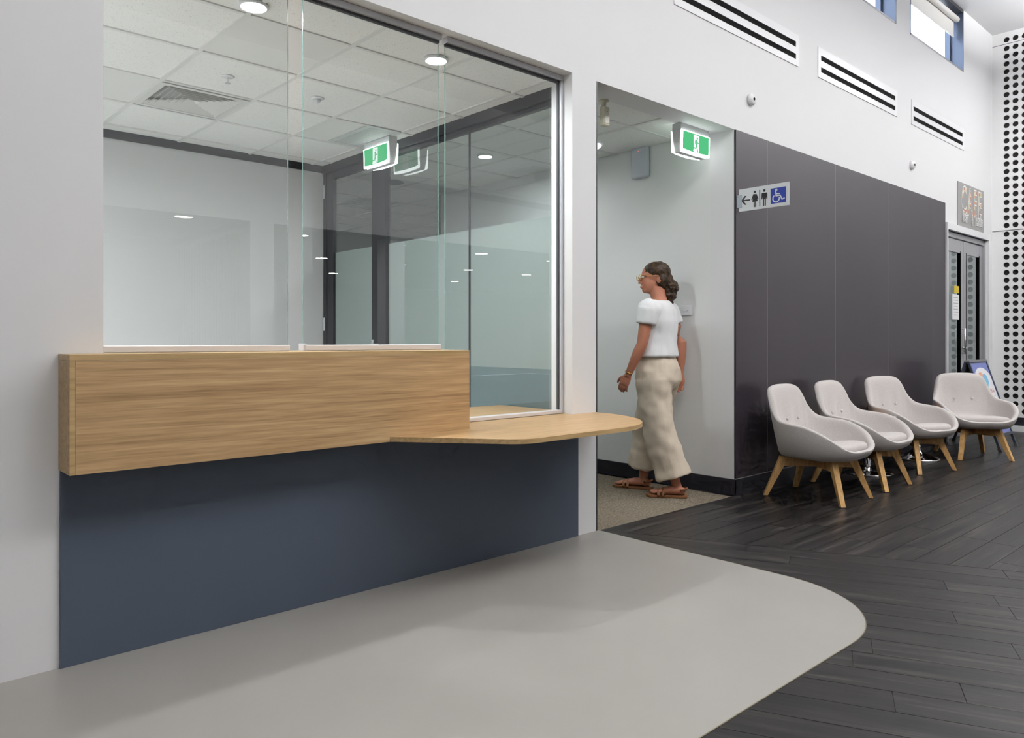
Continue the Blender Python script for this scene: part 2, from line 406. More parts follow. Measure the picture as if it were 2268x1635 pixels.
# feature wall panels
ends = [5.012,5.471,6.657,7.845,9.05,9.441]
for a, b in zip(ends, ends[1:]):
    mb = MB(); mb.box(a+.0035, b-.0035, -.010, .006, .125, ZH-.002); mb.build('wall_panel', panel_dark, wall_front, bevel=.001)
mb = MB()
for a in ends[1:-1]: mb.box(a-.0035, a+.0035, -.0092, .006, .125, ZH-.002)
mb.build('panel_joint', mat('panel_joint_grey', (124,119,118), .5), wall_front)
tag(W('baseboard_front', [(5.0,9.441,-.012,.004,0,.12)], skirt), 'dark skirting board below the bronze feature panels', kind='structure')
W('trim_2', [(5.012,9.441,-.0115,.004,.1205,.1245)], mat('panel_base_line', (150,148,146), .5), 'thin pale line between feature panels and skirting')
# corridor walls
W('wall_corridor', [(5.01,5.13,WT,3.6,0,ZC+.07)], cream, 'white corridor wall with the light switch')
W('wall_corridor_end', [(3.3,9.6,7.0,7.1,0,ZC+.07),(5.13,9.6,3.5,3.6,0,ZC+.07),(9.5,9.6,3.6,7.0,0,ZC+.07)], cream, 'far end wall of the side corridor')
W('baseboard_corridor', [(4.998,5.01,.006,3.6,0,.12),(4.998,5.012,-.012,.006,0,.12)], skirt, 'dark skirting board along the corridor wall')
W('wall_corridor_inner', [(3.38,3.5,3.34,7.0,0,ZC+.07)], cream, 'inner wall of the corridor beyond the office')
# office walls
W('wall_office_back', [(-1.6,3.38,3.22,3.34,0,2.675)], mat('office_wall_paint', (206,207,207), .6, spec=.3), 'plain white back wall of the reception office')
W('trim_3', [(-1.6,3.38,3.205,3.34,2.675,ZC+.07)], navy_frame, 'dark strip in place of the shadow gap above the office back wall')  # shade of the recessed gap given as a charcoal strip
W('wall_office_left', [(-1.6,-1.5,WT,3.22,0,ZC+.07)], cream, 'left side wall of the reception office')
W('floor_office', [(-1.6,3.38,.17,3.3,-.012,-.001)], mat('office_floor_grey', (226,225,222), .6), 'pale grey floor of the reception office')
# hall shell
W('ceiling_hall', [(-4,11.3,YB,WT,HC,HC+.1),(-4,9.6,WT,8,3.2,3.3),(9.3,12,WT,3,3.2,3.3)], white, 'high white ceiling of the hall')
W('wall_left', [(-4,-3.9,-16,0,0,HC)], white, 'far left end wall of the hall')
W('wall_back', [(-4,11.3,YB-.2,YB,2.735,HC), (4.2,4.53,YB-.45,YB,0,2.735), (-4,2.2,YB-.2,YB,0,2.735), (6.45,6.72,YB-.45,YB-.1,0,2.735)], white, 'white bulkhead wall opposite the reception, seen as a reflection in the glass')
W('ceiling_low', [(-4,18.5,-16,YB-.2,2.76,2.86)], mat('low_ceiling_paint', (226,225,222), .8), 'low ceiling opposite the reception, seen as a reflection in the glass')
grey_wall = mat('low_area_paint', (214,212,206), .7)
W('wall_low_back', [(-4,18.5,-16.1,-16,0,2.76),(18.5,18.6,-16,YB,0,2.76),(11.3,18.5,YB-.2,YB,0,2.76)], grey_wall, 'rear wall of the low area, seen as a reflection in the glass')
W('wall_low_side', [(4.2,4.3,-9.2,YB-.45,0,2.76),(-4,4.3,-9.3,-9.2,0,2.76)], grey_wall, 'recess wall opposite the left glass pane')
# vertical blind in the recess opposite (seen reflected in the left pane)
vb = thing('vertical_blind', 'cream vertical blind seen reflected in the left glass pane', 'blind', (4.16,-7.8,.05))
MB().box(4.13,4.2,-9.1,-6.75,2.6,2.66).build('head_rail', white, vb)
sl = MB(); sl.box(-.004,.004,-.052,.052,0,2.54); slm = sl.mesh('slat', mat('blind_fabric', (214,208,196), .9))
for k in range(22):
    o = put('slat', slm, vb); o.location = (0, -1.2+k*.107, .01); o.rotation_euler = (0,0,.5)

# perforated far wall
perf = thing('wall_far', 'white perforated acoustic wall at the far end of the hall', None, (11.2,0,0), kind='structure')
perf_m = mat('white_perforated_board', (246,246,246), .45)
def perforated(z0, z1, rows, y_first=-.157, ncol=24, hole=.034, pitch=.0985, xw=11.2, th=.018):
    mb = MB(); n = 16
    yl = y_first+pitch/2; yr = yl-ncol*pitch
    zs = sorted(rows); half = pitch/2
    sq = []
    for k in range(n):
        a = 2*PI*k/n+PI/n; c, s = math.cos(a), math.sin(a); m = max(abs(c), abs(s)); sq.append((c/m*half, s/m*half))
    sq = []
    for k in range(n):
        a = 2*PI*k/n; c, s = math.cos(a), math.sin(a); m = max(abs(c), abs(s)); sq.append((c/m*half, s/m*half))
    for zc in zs:
        for i in range(ncol):
            yc = y_first-i*pitch
            vs = [(xw, yc+a, zc+b) for a, b in sq]+[(xw, yc+hole*math.cos(2*PI*k/n), zc+hole*math.sin(2*PI*k/n)) for k in range(n)]
            vs += [(xw+th, yc+hole*math.cos(2*PI*k/n), zc+hole*math.sin(2*PI*k/n)) for k in range(n)]
            mb.add(vs, [(k,(k+1)%n,n+(k+1)%n,n+k) for k in range(n)]+[(n+k,n+(k+1)%n,2*n+(k+1)%n,2*n+k) for k in range(n)])
    zt, zb = zs[-1]+half, zs[0]-half
    for (ya, yb_, za, zb_) in ((0,yl,z0,z1),(yr,YB,z0,z1),(yl,yr,z0,zb),(yl,yr,zt,z1)):
        if abs(za-zb_) > 1e-4: mb.add([(xw,ya,za),(xw,yb_,za),(xw,yb_,zb_),(xw,ya,zb_)], [(0,1,2,3)])
    return mb
P = .0985
top_row = 5.002
for (z0, z1, r0, r1) in ((4.951,HC,0,0),(2.556,4.945,1,24),(.18,2.549,25,48)):
    rows = [top_row-P*r-(.012 if r > 0 else 0)-(.012 if r > 24 else 0) for r in range(r0, r1+1)]
    rows = [z for z in rows if z-P/2 > z0 and z+P/2 < z1+.03]
    mb = perforated(z0, max(z1, rows[0]+P/2), rows); mb.build('perforated_panel', perf_m, perf)
MB().box(11.225,11.3,YB,.2,0,HC).build('backing', mat('black_acoustic_backing', (30,29,28), .9), perf)
MB().box(11.205,11.225,YB,0,.0,.18).build('recess_strip', skirt, perf)
MB().box(11.19,11.207,YB,0,.0,.075).build('skirting', white, perf)

# ------------------------------------------------------------------ suspended ceilings with single tiles
def tiled(name, label, xl, yl, z, plain=(), skip=lambda i, j: False):
    rt = thing(name, label, None, (xl[0], yl[0], z), kind='structure')
    cache = {}
    for i in range(len(xl)-1):
        for j in range(len(yl)-1):
            if skip(i, j): continue
            a, b = xl[i+1]-xl[i]-.022, yl[j+1]-yl[j]-.022
            key = (round(a,3), round(b,3), (i,j) in plain)
            if key not in cache:
                mb = MB(); mb.box(0,a,0,b,.008,.024); cache[key] = mb.mesh('ceiling_tile', tile_plain if (i,j) in plain else tile_fis)
            o = put('ceiling_tile', cache[key], rt); o.location = (xl[i]-xl[0]+.011, yl[j]-yl[0]+.011, 0)
    for x in xl[1:-1]:
        MB().box(x-.012, x+.012, yl[0], yl[-1], z, z+.008).build('grid_bar', tbar, rt)
    for y in yl[1:-1]:
        for i in range(len(xl)-1):
            if skip(i, 0) and skip(i, len(yl)-2): continue
            pass
        MB().box(xl[0], xl[-1], y-.012, y+.012, z+.001, z+.008).build('grid_bar', tbar, rt)
    MB().box(xl[0], xl[-1], yl[0], yl[-1], z+.05, z+.06).build('slab', tile_plain, rt)
    return rt
xo = [-1.5,-.786,-.207,.372,.951,1.53,2.109,2.688,3.267,3.385]; yo = [.17,.549,1.172,1.795,2.418,3.04,3.22]
tiled('ceiling_office', 'suspended tile ceiling of the reception office', xo, yo, ZC, plain={(5,1),(4,3),(7,3)}, skip=lambda i, j: (i, j) == (5,3))
xc = [3.44,3.845,4.425,5.01]; yc = [.2,.51,1.13,1.75,2.37,2.99,3.61]
tiled('ceiling_corridor', 'suspended tile ceiling of the side corridor', xc, yc, ZC)
tiled('ceiling_corridor_2', 'suspended tile ceiling at the far end of the corridor', [3.44,3.845,4.425,5.005,5.585,6.165,6.745,7.325,7.905], [3.61,4.23,4.85,5.47,6.09,7.0], ZC)

# ------------------------------------------------------------------ reception window: three panes
def pane(name, label, x0, x1, z0, z1, y=.095, th=.008):
    t = thing(name, label, None, ((x0+x1)/2, y, z0), kind='structure')
    mb = MB(); mb.box(x0,x1,y,y+th,z0,z1)
    # materials: front face reflective, back clear, edges green
    mb.m = [2,2,0,2,1,2]; mb.build('glass_pane', [glass_f, glass_c, glass_e], t)
    return t
p1 = pane('window_1', 'left sliding glass pane of the reception window', .778, 1.522, 1.131, 2.70)
MB().box(.778,1.524,.078,.112,1.104,1.132).build('bottom_rail', rail_white, p1, bevel=.004)
MB().box(.762,1.524,.07,.118,2.69,2.72).build('head_track', alu, p1, bevel=.003)
p2 = pane('window_2', 'middle sliding glass pane of the reception window', 1.593, 2.347, 1.131, 2.70)
MB().box(1.588,2.352,.078,.112,1.104,1.132).build('bottom_rail', rail_white, p2, bevel=.004)
MB().box(1.584,1.596,.07,.12,1.104,1.138).build('rail_end_cap', alu, p2, bevel=.003)
MB().box(1.59,2.352,.07,.118,2.69,2.72).build('head_track', alu, p2, bevel=.003)
MB().box(1.59,2.345,.088,.106,2.678,2.69).build('gasket', alu_dark, p2)
MB().box(.765,1.52,.088,.106,2.678,2.69).build('gasket', alu_dark, p1)
p3 = pane('window_3', 'right fixed glass pane of the reception window beside the pillar', 2.391, 3.238, .738, 2.69)
MB().box(2.386,3.25,.07,.118,2.69,2.72).build('head_track', alu, p3, bevel=.003)
MB().box(2.391,3.236,.088,.106,2.676,2.69).build('gasket', alu_dark, p3)
MB().box(3.232,3.25,.07,.118,.72,2.69).build('jamb', alu, p3, bevel=.003)
MB().box(3.226,3.232,.088,.106,.74,2.69).build('gasket', alu_dark, p3)
MB().box(2.35,3.236,.07,.118,.7205,.742).build('bottom_rail', rail_white, p3, bevel=.003)
MB().box(.762,.778,.082,.108,1.104,2.69).build('jamb', alu_dark, p1)

# ------------------------------------------------------------------ hob, worktop, blue panel
hob = thing('reception_hob', 'long oak laminate hob box in front of the reception window', 'counter', (1.48,-.08,.697))
MB().prism([(.617,-.16),(2.344,-.16),(2.344,.30),(.7605,.30),(.7605,-.0005),(.617,-.0005)], 1.083, 1.104).build('top_board', oak_edge, hob, bevel=.0008)
MB().box(.6355,2.344,-.16,-.142,.697,1.0825).build('front_board', oak, hob, bevel=.0006)
MB().box(.617,.635,-.16,-.0005,.697,1.0825).build('end_board', oak_edge, hob, bevel=.0006)
MB().box(2.326,2.344,-.1415,.07,.7205,1.0825).build('end_board', oak_edge, hob, bevel=.0006)
MB().box(.6355,1.86,-.1415,-.013,.697,.715).build('under_board', oak_edge, hob, bevel=.0006)
# service worktop outline
def arc(cx, cy, r, a0, a1, n): return [(cx+r*math.cos(a0+(a1-a0)*k/n), cy+r*math.sin(a0+(a1-a0)*k/n)) for k in range(n+1)]
A_ = Vector((1.885,-.1605)); dd = Vector((2.19,-.54))-A_; dn = dd.normalized(); th0 = math.atan2(dn.y, dn.x)
r1 = .16   # fillet between the oblique edge and the front edge at y=-.635
cy1 = -.635+r1; nx, ny = -math.sin(th0), math.cos(th0)
# centre on line offset r1 from oblique edge
tt = (cy1-(A_.y+ny*r1))/dn.y; cx1 = A_.x+nx*r1+dn.x*tt
out = [tuple(A_)]+arc(cx1, cy1, r1, th0-PI/2, -PI/2, 12)
RX, RY = .53, .62
out += [(2.93+RX*math.sin(PI/2*k/22), -.015-RY*math.cos(PI/2*k/22)) for k in range(23)]
out += [(3.46,-.0005),(3.2495,-.0005),(3.2495,.0695),(2.3445,.0695),(2.3445,-.1605)]
wt = MB(); wt.prism(out, .6975, .7195)
wt_o = wt.build('service_worktop', oak_top, bevel=.001); tag(wt_o, 'low oak worktop with rounded ends wrapping toward the white pillar', 'worktop')
# edge band as a part
eb = MB()
o2 = [Vector(p) for p in out[:36]]
for a, b in zip(o2, o2[1:]):
    d = (b-a).normalized(); n = Vector((d.y,-d.x))*.0012; eb.prism([tuple(a),tuple(a+n),tuple(b+n),tuple(b)], .698, .719)
eb.build('edge_band', oak_edge, wt_o)
bp_ = MB(); bp_.box(.62,3.29,-.012,-.0005,.0018,.6965); o = bp_.build('counter_front_panel', blue_panel, bevel=.0008); tag(o, 'matt slate blue panel below the reception hob', 'panel')
# office desk behind the right pane
dk = thing('office_desk', 'oak office desk top behind the right glass pane', 'desk', (2.9,.45,0))
MB().box(2.36,3.37,.1195,.77,.698,.72).build('desk_top', oak_top, dk, bevel=.001)
MB().box(2.36,2.38,.2,.76,0,.6975).build('end_panel', oak_edge, dk); MB().box(3.33,3.35,.2,.76,0,.6975).build('end_panel', oak_edge, dk)

# ------------------------------------------------------------------ office glazed partition and door
pt = thing('glazed_partition', 'dark framed glass partition between office and corridor', None, (3.41,1.7,0), kind='structure'); pt.name = 'wall_glazed'
PX0, PX1 = 3.385, 3.435
def F(name, y0, y1, z0, z1, x0=PX0, x1=PX1, m=navy_frame, parent=pt, bevel=.003): return MB().box(x0,x1,y0,y1,z0,z1).build(name, m, parent, bevel=bevel)
F('head_frame', .172, 3.22, 2.665, ZC+.06, x0=PX0-.012); F('head_bead', .172, 2.19, 2.632, 2.664, x0=PX0+.008)
F('sill_frame', .172, 2.19, 0, .05)
F('mullion', 2.19, 2.27, 0, 2.664); F('mullion', 3.165, 3.218, 0, 2.664)
F('joint', 1.140, 1.148, .05, 2.632, x0=PX0+.018, x1=PX1-.018, m=alu_dark, bevel=0)
for (a, b) in ((.174,1.14),(1.148,2.19)):
    mb = MB(); mb.box(PX0+.02,PX0+.03,a,b,.05,2.632); mb.m = [1,1,1,1,1,0]; mb.build('glass_pane', [glass_p, glass_c], pt)
    MB().box(PX0+.031,PX0+.0325,a,b,.97,1.94).build('frosted_film', film, pt)
    MB().box(PX0+.031,PX0+.0325,a,b,.05,.969).build('lower_band', band_b, pt)  # bluish translucent band over the lower glass
dr = thing('door_1', 'dark framed glazed office door in the partition', None, (3.41,2.72,0), kind='structure')
F('stile', 2.275, 2.41, .01, 2.655, parent=dr, x0=PX0+.006, x1=PX1-.006); F('stile', 3.05, 3.16, .01, 2.655, parent=dr, x0=PX0+.006, x1=PX1-.006)
F('rail', 2.41, 3.05, 2.60, 2.655, parent=dr, x0=PX0+.006, x1=PX1-.006); F('rail', 2.41, 3.05, .01, .15, parent=dr, x0=PX0+.006, x1=PX1-.006)
mb = MB(); mb.box(PX0+.02,PX0+.03,2.41,3.05,.15,2.60); mb.m = [1,1,1,1,1,0]; mb.build('glass_pane', [glass_p, glass_c], dr)
MB().box(PX0+.031,PX0+.0325,2.41,3.05,.15,1.94).build('frosted_film', film, dr)
for z in (1.30, 2.50):
    MB().tube([(3.379,3.19,z-.06),(3.379,3.19,z+.06)], [.007,.007], 10).build('hinge', alu, dr)
lk = MB(); lk.box(PX0-.002,PX0+.006,2.37,2.40,1.02,1.16); lk.tube([(3.37,2.385,1.12),(3.37,2.27,1.12)], [.008,.008], 8).tube([(3.387,2.385,1.12),(3.37,2.385,1.12)],[.008,.008],8)
lk.build('lever_handle', alu, dr)

# ------------------------------------------------------------------ ceiling fittings in the office and corridor
def downlight(name, x, y, z, label, group, em, r=.055, cat='downlight'):
    t = thing(name, label, cat, (x,y,z), group=group)
    MB().lathe([(.001,.007),(r+.012,.007),(r+.014,-.006),(r+.006,-.011),(r,-.008),(r,.004),(.001,.004)], n=28).build('trim_ring', white_gloss, t, local=True, smooth=True)
    MB().add([((r-.001)*math.cos(2*PI*k/16), -(r-.001)*math.sin(2*PI*k/16), -.004) for k in range(16)], [tuple(range(16))]).build('lens', em, t, local=True)   # disc set in the closed cup of the trim ring
    return t
downlight('downlight', 1.51, .425, ZC, 'round downlight at the top of the left reception pane', 'office downlights', lamp_e)
downlight('downlight', 2.555, .395, ZC, 'round downlight at the top right edge of the middle reception pane', 'office downlights', lamp_e)
for (x, y, lb) in ((.3,.9,'added unseen office downlight left of the window view, nearer one'),(.1,1.9,'added unseen office downlight left of the window view, farther one'),(-.8,1.7,'added unseen office downlight at the far left of the office')):
    downlight('downlight', x, y, ZC, lb, 'office downlights', lamp_e)  # unseen lamps added to brighten the office
# square diffuser
df = thing('ceiling_diffuser', 'square louvred air diffuser in the office ceiling', 'diffuser', (1.8195,2.1065,ZC))
dm = mat('diffuser_enamel', (214,214,210), .45)
S = .279
def ring(mb, o, i, z0, z1, zi0=None, zi1=None):
    zi0 = z0 if zi0 is None else zi0; zi1 = z1 if zi1 is None else zi1
    q = [(-1,-1),(1,-1),(1,1),(-1,1)]
    mb.loft([[(a*o,b*o,z0) for a,b in q],[(a*i,b*i,zi0) for a,b in q],[(a*i,b*i,zi1) for a,b in q],[(a*o,b*o,z1) for a,b in q],[(a*o,b*o,z0) for a,b in q]], caps=False)
mb = MB(); ring(mb, S, S-.035, .0, .006); mb.build('frame', dm, df, local=True)
MB().box(-S,S,-S,S,.09,.095).build('plenum', mat('diffuser_plenum', (30,33,42), .8), df, local=True)
for k in range(7):
    o_ = S-.036-k*.033; mb = MB(); ring(mb, o_, o_-.030, .002, .004, .026, .028)
    mb.build('vane', dm, df, local=True)
# sprinkler
sp = thing('fire_sprinkler', 'small chrome fire sprinkler in the office ceiling', 'sprinkler', (1.808,1.472,ZC+.008))
MB().lathe([(.002,0),(.036,0),(.038,-.004),(.030,-.009),(.010,-.010),(.002,-.010)]).build('escutcheon', white_gloss, sp, local=True, smooth=True)
MB().lathe([(.006,-.009),(.006,-.038),(.003,-.040)], n=10).build('stem', chrome, sp, local=True)
MB().lathe([(.001,-.039),(.016,-.040),(.016,-.043),(.001,-.044)], n=14).build('deflector', chrome, sp, local=True)
# occupancy sensor
se = thing('ceiling_sensor', 'white domed motion sensor in the office ceiling', 'sensor', (2.40,1.48,ZC+.008))
MB().lathe([(.002,0),(.044,0),(.046,-.004),(.036,-.010),(.002,-.011)]).build('base', white_gloss, se, local=True, smooth=True)
MB().lathe([(.024,-.010),(.024,-.018),(.018,-.028),(.008,-.034),(.001,-.035)], n=18).build('dome', mat('sensor_dome', (205,208,212), .3), se, local=True, smooth=True)
# perforated return grille
pg = thing('return_air_grille', 'perforated return air grille in the office ceiling beside the exit sign', 'grille', (3.12,2.07,ZC))
pg_m = mat('grille_enamel', (196,200,198), .5)
mb = MB(); 
for b in ((-.15,.15,-.30,-.265,-.002,.006),(-.15,.15,.265,.30,-.002,.006),(-.15,-.115,-.265,.265,-.002,.006),(.115,.15,-.265,.265,-.002,.006)): mb.box(*b)
mb.build('frame', pg_m, pg, local=True)
mb = MB()
for i in range(14): mb.box(-.115+i*.0172,-.115+i*.0172+.009,-.265,.265,.001,.004)
for j in range(40): mb.box(-.115,.115,-.265+j*.0135,-.265+j*.0135+.0065,.0015,.0035)
o = mb.build('mesh_face', pg_m, pg, local=True); o['kind'] = 'stuff'
MB().box(-.115,.115,-.265,.265,.006,.0078).build('backing', mat('grille_shadow', (120,126,126), .8), pg, local=True)
# corridor ceiling things seen through the partition
sk = thing('ceiling_speaker', 'round grey ceiling speaker in the corridor, seen through the office glass', 'speaker', (4.22,3.37,ZC+.008))
MB().lathe([(.002,0),(.12,0),(.122,-.006),(.112,-.010),(.002,-.008)], n=32).build('grille', mat('speaker_grey', (150,156,158), .6), sk, local=True, smooth=True)
rg = thing('corridor_air_grille', 'large grey air grille in the corridor ceiling, seen through the office glass', 'grille', (4.65,4.55,ZC))
MB().box(-.26,.26,-.29,.29,-.003,.007).build('frame', pg_m, rg, local=True); 
for k in range(12): MB().box(-.235+k*.04,-.235+k*.04+.022,-.265,.265,-.006,-.003).build('blade', pg_m, rg, local=True)
# corridor round light
dl = thing('dome_light', 'white round dome light on the corridor ceiling beside the pillar', 'light', (4.62,1.06,ZC+.008))
MB().lathe([(.002,0),(.075,0),(.08,-.010),(.06,-.028),(.03,-.036),(.002,-.038)], n=26).build('dome', emit_mat('dome_lamp', (235,242,250), 1.2), dl, local=True, smooth=True)
for (x, y) in ((4.2,1.9),(4.2,5.2)):
    downlight('corridor_downlight', x, y, ZC, 'recessed corridor downlight past the office partition, %s' % ('nearer one' if y < 3 else 'farther one'), 'corridor downlights', lamp_c)

# exit signs --------------------------------------------------------
running = dict(head=(.020,.048))
def exit_sign(loc, rz, label):
    t = thing('exit_sign', label, 'exit sign', loc, rz)
    hs = mat('exit_housing', (205,208,208), .45) if 'exit_housing' not in MATS else MATS['exit_housing']
    w2, d2, h = .178, .037, .215
    MB().box(-w2,w2,-d2,d2,-.048,0).build('mounting_box', hs, t, local=True, bevel=.003)
    mb = MB(); mb.loft([[(-w2,-d2,-.048),(w2,-d2,-.048),(w2,d2,-.048),(-w2,d2,-.048)],[(-w2+.006,-d2+.004,-.14),(w2-.006,-d2+.004,-.14),(w2-.006,d2-.004,-.14),(-w2+.006,d2-.004,-.14)],[(-w2+.016,-d2+.014,-h+.006),(w2-.016,-d2+.014,-h+.006),(w2-.016,d2-.014,-h+.006),(-w2+.016,d2-.014,-h+.006)]])
    mb.build('housing', hs, t, local=True)
    for s in (-1, 1):
        prof = []
        nx_ = 14
        def face(mb, w_, zt, zb, off, curve):
            vs = []
            top = [(-w_+2*w_*k/nx_) for k in range(nx_+1)]
            for x in top: vs.append((x, s*(d2+off), zt))
            for x in top: vs.append((x, s*(d2+off-.004), zb-curve*(1-(x/w_)**2)))
            f = [(k,k+1,nx_+2+k,nx_+1+k) for k in range(nx_)]
            b0 = len(vs); vs2 = [(v[0], v[1]-s*.009, v[2]) for v in vs]
            n = nx_+1
            f += [(b0+k,b0+k+1,b0+nx_+2+k,b0+nx_+1+k) for k in range(nx_)]
            f += [(k,k+1,b0+k+1,b0+k) for k in range(nx_)]+[(n+k,n+k+1,b0+n+k+1,b0+n+k) for k in range(nx_)]
            f += [(0,n,b0+n,b0),(nx_,n+nx_,b0+n+nx_,b0+nx_)]
            mb.add(vs+vs2, f); return mb
        face(MB(), w2-.001, -.052, -h+.012, .011, .012).build('diffuser', exit_w, t, local=True)
        face(MB(), w2-.014, -.058, -h+.030, .0118, .008).build('green_panel', exit_g, t, local=True)
        def tr(a, b, hh): return (a if s < 0 else -a, s*(d2+.0122+hh), b-.128)
        mb = MB(); dz = .0
        mb.prism([(-.036,.062),(.036,.062),(.036,-.052),(.026,-.066),(-.036,-.062),(-.044,-.052),(-.036,-.046)], .0, .0006, tr)
        mb.build('door_symbol', exit_p, t, local=True)
        m2 = MB(); disc(m2, (.010,.040), .0085, 0, .0006, 14)
        stroke(m2, [(.004,.022),(-.002,-.012)], .013, 0, .0006)
        stroke(m2, [(.006,.024),(.018,.004),(.031,.008)], .006, 0, .0006)
        stroke(m2, [(.0,.026),(-.014,.020),(-.019,.000)], .006, 0, .0006)
        stroke(m2, [(-.001,-.012),(.008,-.034),(.016,-.058)], .008, 0, .0006)
        stroke(m2, [(-.003,-.014),(-.010,-.034),(-.034,-.034)], .008, 0, .0006)
        m2.v = [(a if s < 0 else -a, s*(d2+.0130+c), b-.128) for a, b, c in m2.v]
        m2.build('running_figure', exit_g, t, local=True)
    MB().box(.0,.008,-d2-.001,-d2,-.036,-.03).build('indicator', emit_mat('red_led', (255,90,70), 1.5) if 'red_led' not in MATS else MATS['red_led'], t, local=True)
    return t
exit_sign((4.735,.195,ZH), 0, 'lit green running-man exit sign over the corridor opening')
exit_sign((3.262,2.07,ZC), -PI/2, 'lit green running-man exit sign on the office ceiling behind the glass')
# motion detector on bracket
pm = mat('aged_ivory_plastic', (206,202,180), .45)
pd = thing('motion_detector', 'ivory motion detector on a swivel bracket under the corridor header', 'detector', (3.78,.215,ZH))
MB().lathe([(.002,0),(.034,0),(.034,-.006),(.018,-.012),(.016,-.034),(.002,-.036)]).build('bracket', pm, pd, local=True, smooth=True)
mb = MB(); mb.box(-.028,.028,-.03,.012,-.17,-.045); mb.build('body', pm, pd, local=True, bevel=.008, seg=3)
MB().box(-.020,.020,-.034,-.029,-.155,-.105).build('lens', mat('detector_lens', (222,220,208), .25), pd, local=True, bevel=.002)
MB().lathe([(.001,0),(.003,0),(.003,.002),(.001,.002)], n=8).xf(Matrix.Translation((0,-.0301,-.078)) @ Matrix.Rotation(PI/2,4,'X')).build('indicator', slot_black, pd, local=True)
# access point on the corridor wall, switch
ap = thing('wall_control_box', 'pale grey slim box high on the corridor wall', 'control box', (4.985,.858,2.62))
MB().box(-.020,.024,-.085,.085,-.13,.125).build('case', mat('pale_grey_plastic', (198,202,210), .4), ap, local=True, bevel=.014, seg=3)
MB().box(-.021,-.019,-.004,.004,.083,.088).build('indicator', MATS['red_led'], ap, local=True)
sw = thing('light_switch', 'white double light switch on the corridor wall behind the person', 'switch', (5.004,.425,1.388))
MB().box(-.006,.006,-.0575,.0575,-.038,.038).build('plate', white_gloss, sw, local=True, bevel=.003)
for dy in (-.016,.012): MB().lathe([(.001,0),(.007,0),(.006,.006),(.001,.007)], n=12).xf(Matrix.Translation((-.006,dy,0)) @ Matrix.Rotation(-PI/2,4,'Y')).build('rocker', white_gloss, sw, local=True, smooth=True)

# toilet blade sign -------------------------------------------------
bs = thing('toilet_sign', 'white projecting toilet sign with arrow and blue wheelchair square', 'sign', (5.03,-.21,2.19))
sgn = mat('sign_white', (226,228,231), .35); ink = mat('sign_black', (32,30,32), .5); sblue = mat('sign_blue', (42,62,150), .4)
SW_, SH_ = .393, .165      # along -y, z
MB().box(5.027,5.033,-.42,-.027,2.105,2.27).build('board', sgn, bs, bevel=.001)
MB().box(5.022,5.038,-.052,-.010,2.135,2.23).build('bracket', mat('bracket_grey', (176,186,194), .35), bs, bevel=.002)
def face_sign(mb, x, sgn_=-1):     # 2d (a: 0..SW_ from wall outwards, b from bottom) -> world, on the face toward -x
    mb.v = [(x+sgn_*c, -.027-a, 2.105+b) for a, b, c in mb.v]; return mb
k_ = SW_/1700.0    # crop pixels 245..1945 wide
def PXY(px, py):
    a = (px-245)/1700*SW_
    top = 465+(px-245)/1700*(178-465); bot = 1212+(px-245)/1700*(968-1212)
    return (a, (bot-py)/(bot-top)*SH_)
mb = MB(); h0, h1 = 0, .0006
mb.prism([PXY(*p) for p in ((318,845),(455,670),(515,668),(415,805),(648,775),(648,818),(415,855),(515,965),(460,975))][::-1], h0, h1)
face_sign(mb, 5.027).build('arrow', ink, bs)
def person_icon(woman):
    mb = MB()
    if woman:
        disc(mb, PXY(805,535), .0095, h0, h1, ry=.0095)
        mb.prism([PXY(*p) for p in ((760,610),(850,600),(870,650),(902,840),(715,870),(745,690))][::-1], h0, h1)
        stroke(mb, [PXY(765,620), PXY(700,790)], .0075, h0, h1); stroke(mb, [PXY(850,612), PXY(915,762)], .0075, h0, h1)
        stroke(mb, [PXY(782,860), PXY(785,1030)], .009, h0, h1); stroke(mb, [PXY(832,855), PXY(833,1022)], .009, h0, h1)
    else:
        disc(mb, PXY(1128,482), .0095, h0, h1)
        mb.prism([PXY(*p) for p in ((1060,570),(1205,545),(1212,600),(1185,770),(1080,780),(1055,640))][::-1], h0, h1)
        stroke(mb, [PXY(1055,590), PXY(1046,765)], .0075, h0, h1); stroke(mb, [PXY(1212,568), PXY(1215,738)], .0075, h0, h1)
        stroke(mb, [PXY(1102,760), PXY(1103,985)], .009, h0, h1); stroke(mb, [PXY(1163,750), PXY(1163,975)], .009, h0, h1)
    return mb
face_sign(person_icon(True), 5.027).build('woman_symbol', ink, bs)
face_sign(person_icon(False), 5.027).build('man_symbol', ink, bs)
mb = MB(); mb.prism([PXY(*p) for p in ((955,468),(985,462),(990,1010),(960,1016))][::-1], h0, h1); face_sign(mb, 5.027).build('divider_bar', ink, bs)
mb = MB(); mb.prism([PXY(*p) for p in ((1338,425),(1845,338),(1845,860),(1345,938))][::-1], 0, .0005); face_sign(mb, 5.027).build('blue_square', sblue, bs)
mb = MB(); disc(mb, PXY(1530,458), .0092, .0006, .0011)
stroke(mb, [PXY(1515,500), PXY(1525,660), PXY(1655,635), PXY(1722,770), PXY(1790,735)], .0095, .0006, .0011)
stroke(mb, [PXY(1540,590), PXY(1635,580)], .008, .0006, .0011)
cxw, cyw = PXY(1525,745); rw = PXY(1525,745)[1]-PXY(1525,865)[1]
angs = [math.radians(125+k*(250/24)) for k in range(25)]
mb.prism([(cxw+(rw+.0045)*.98*math.cos(a), cyw+(rw+.0045)*math.sin(a)) for a in angs]+[(cxw+(rw-.0045)*.98*math.cos(a), cyw+(rw-.0045)*math.sin(a)) for a in angs[::-1]], .0006, .0014)
face_sign(mb, 5.027).build('wheelchair_symbol', sgn, bs)

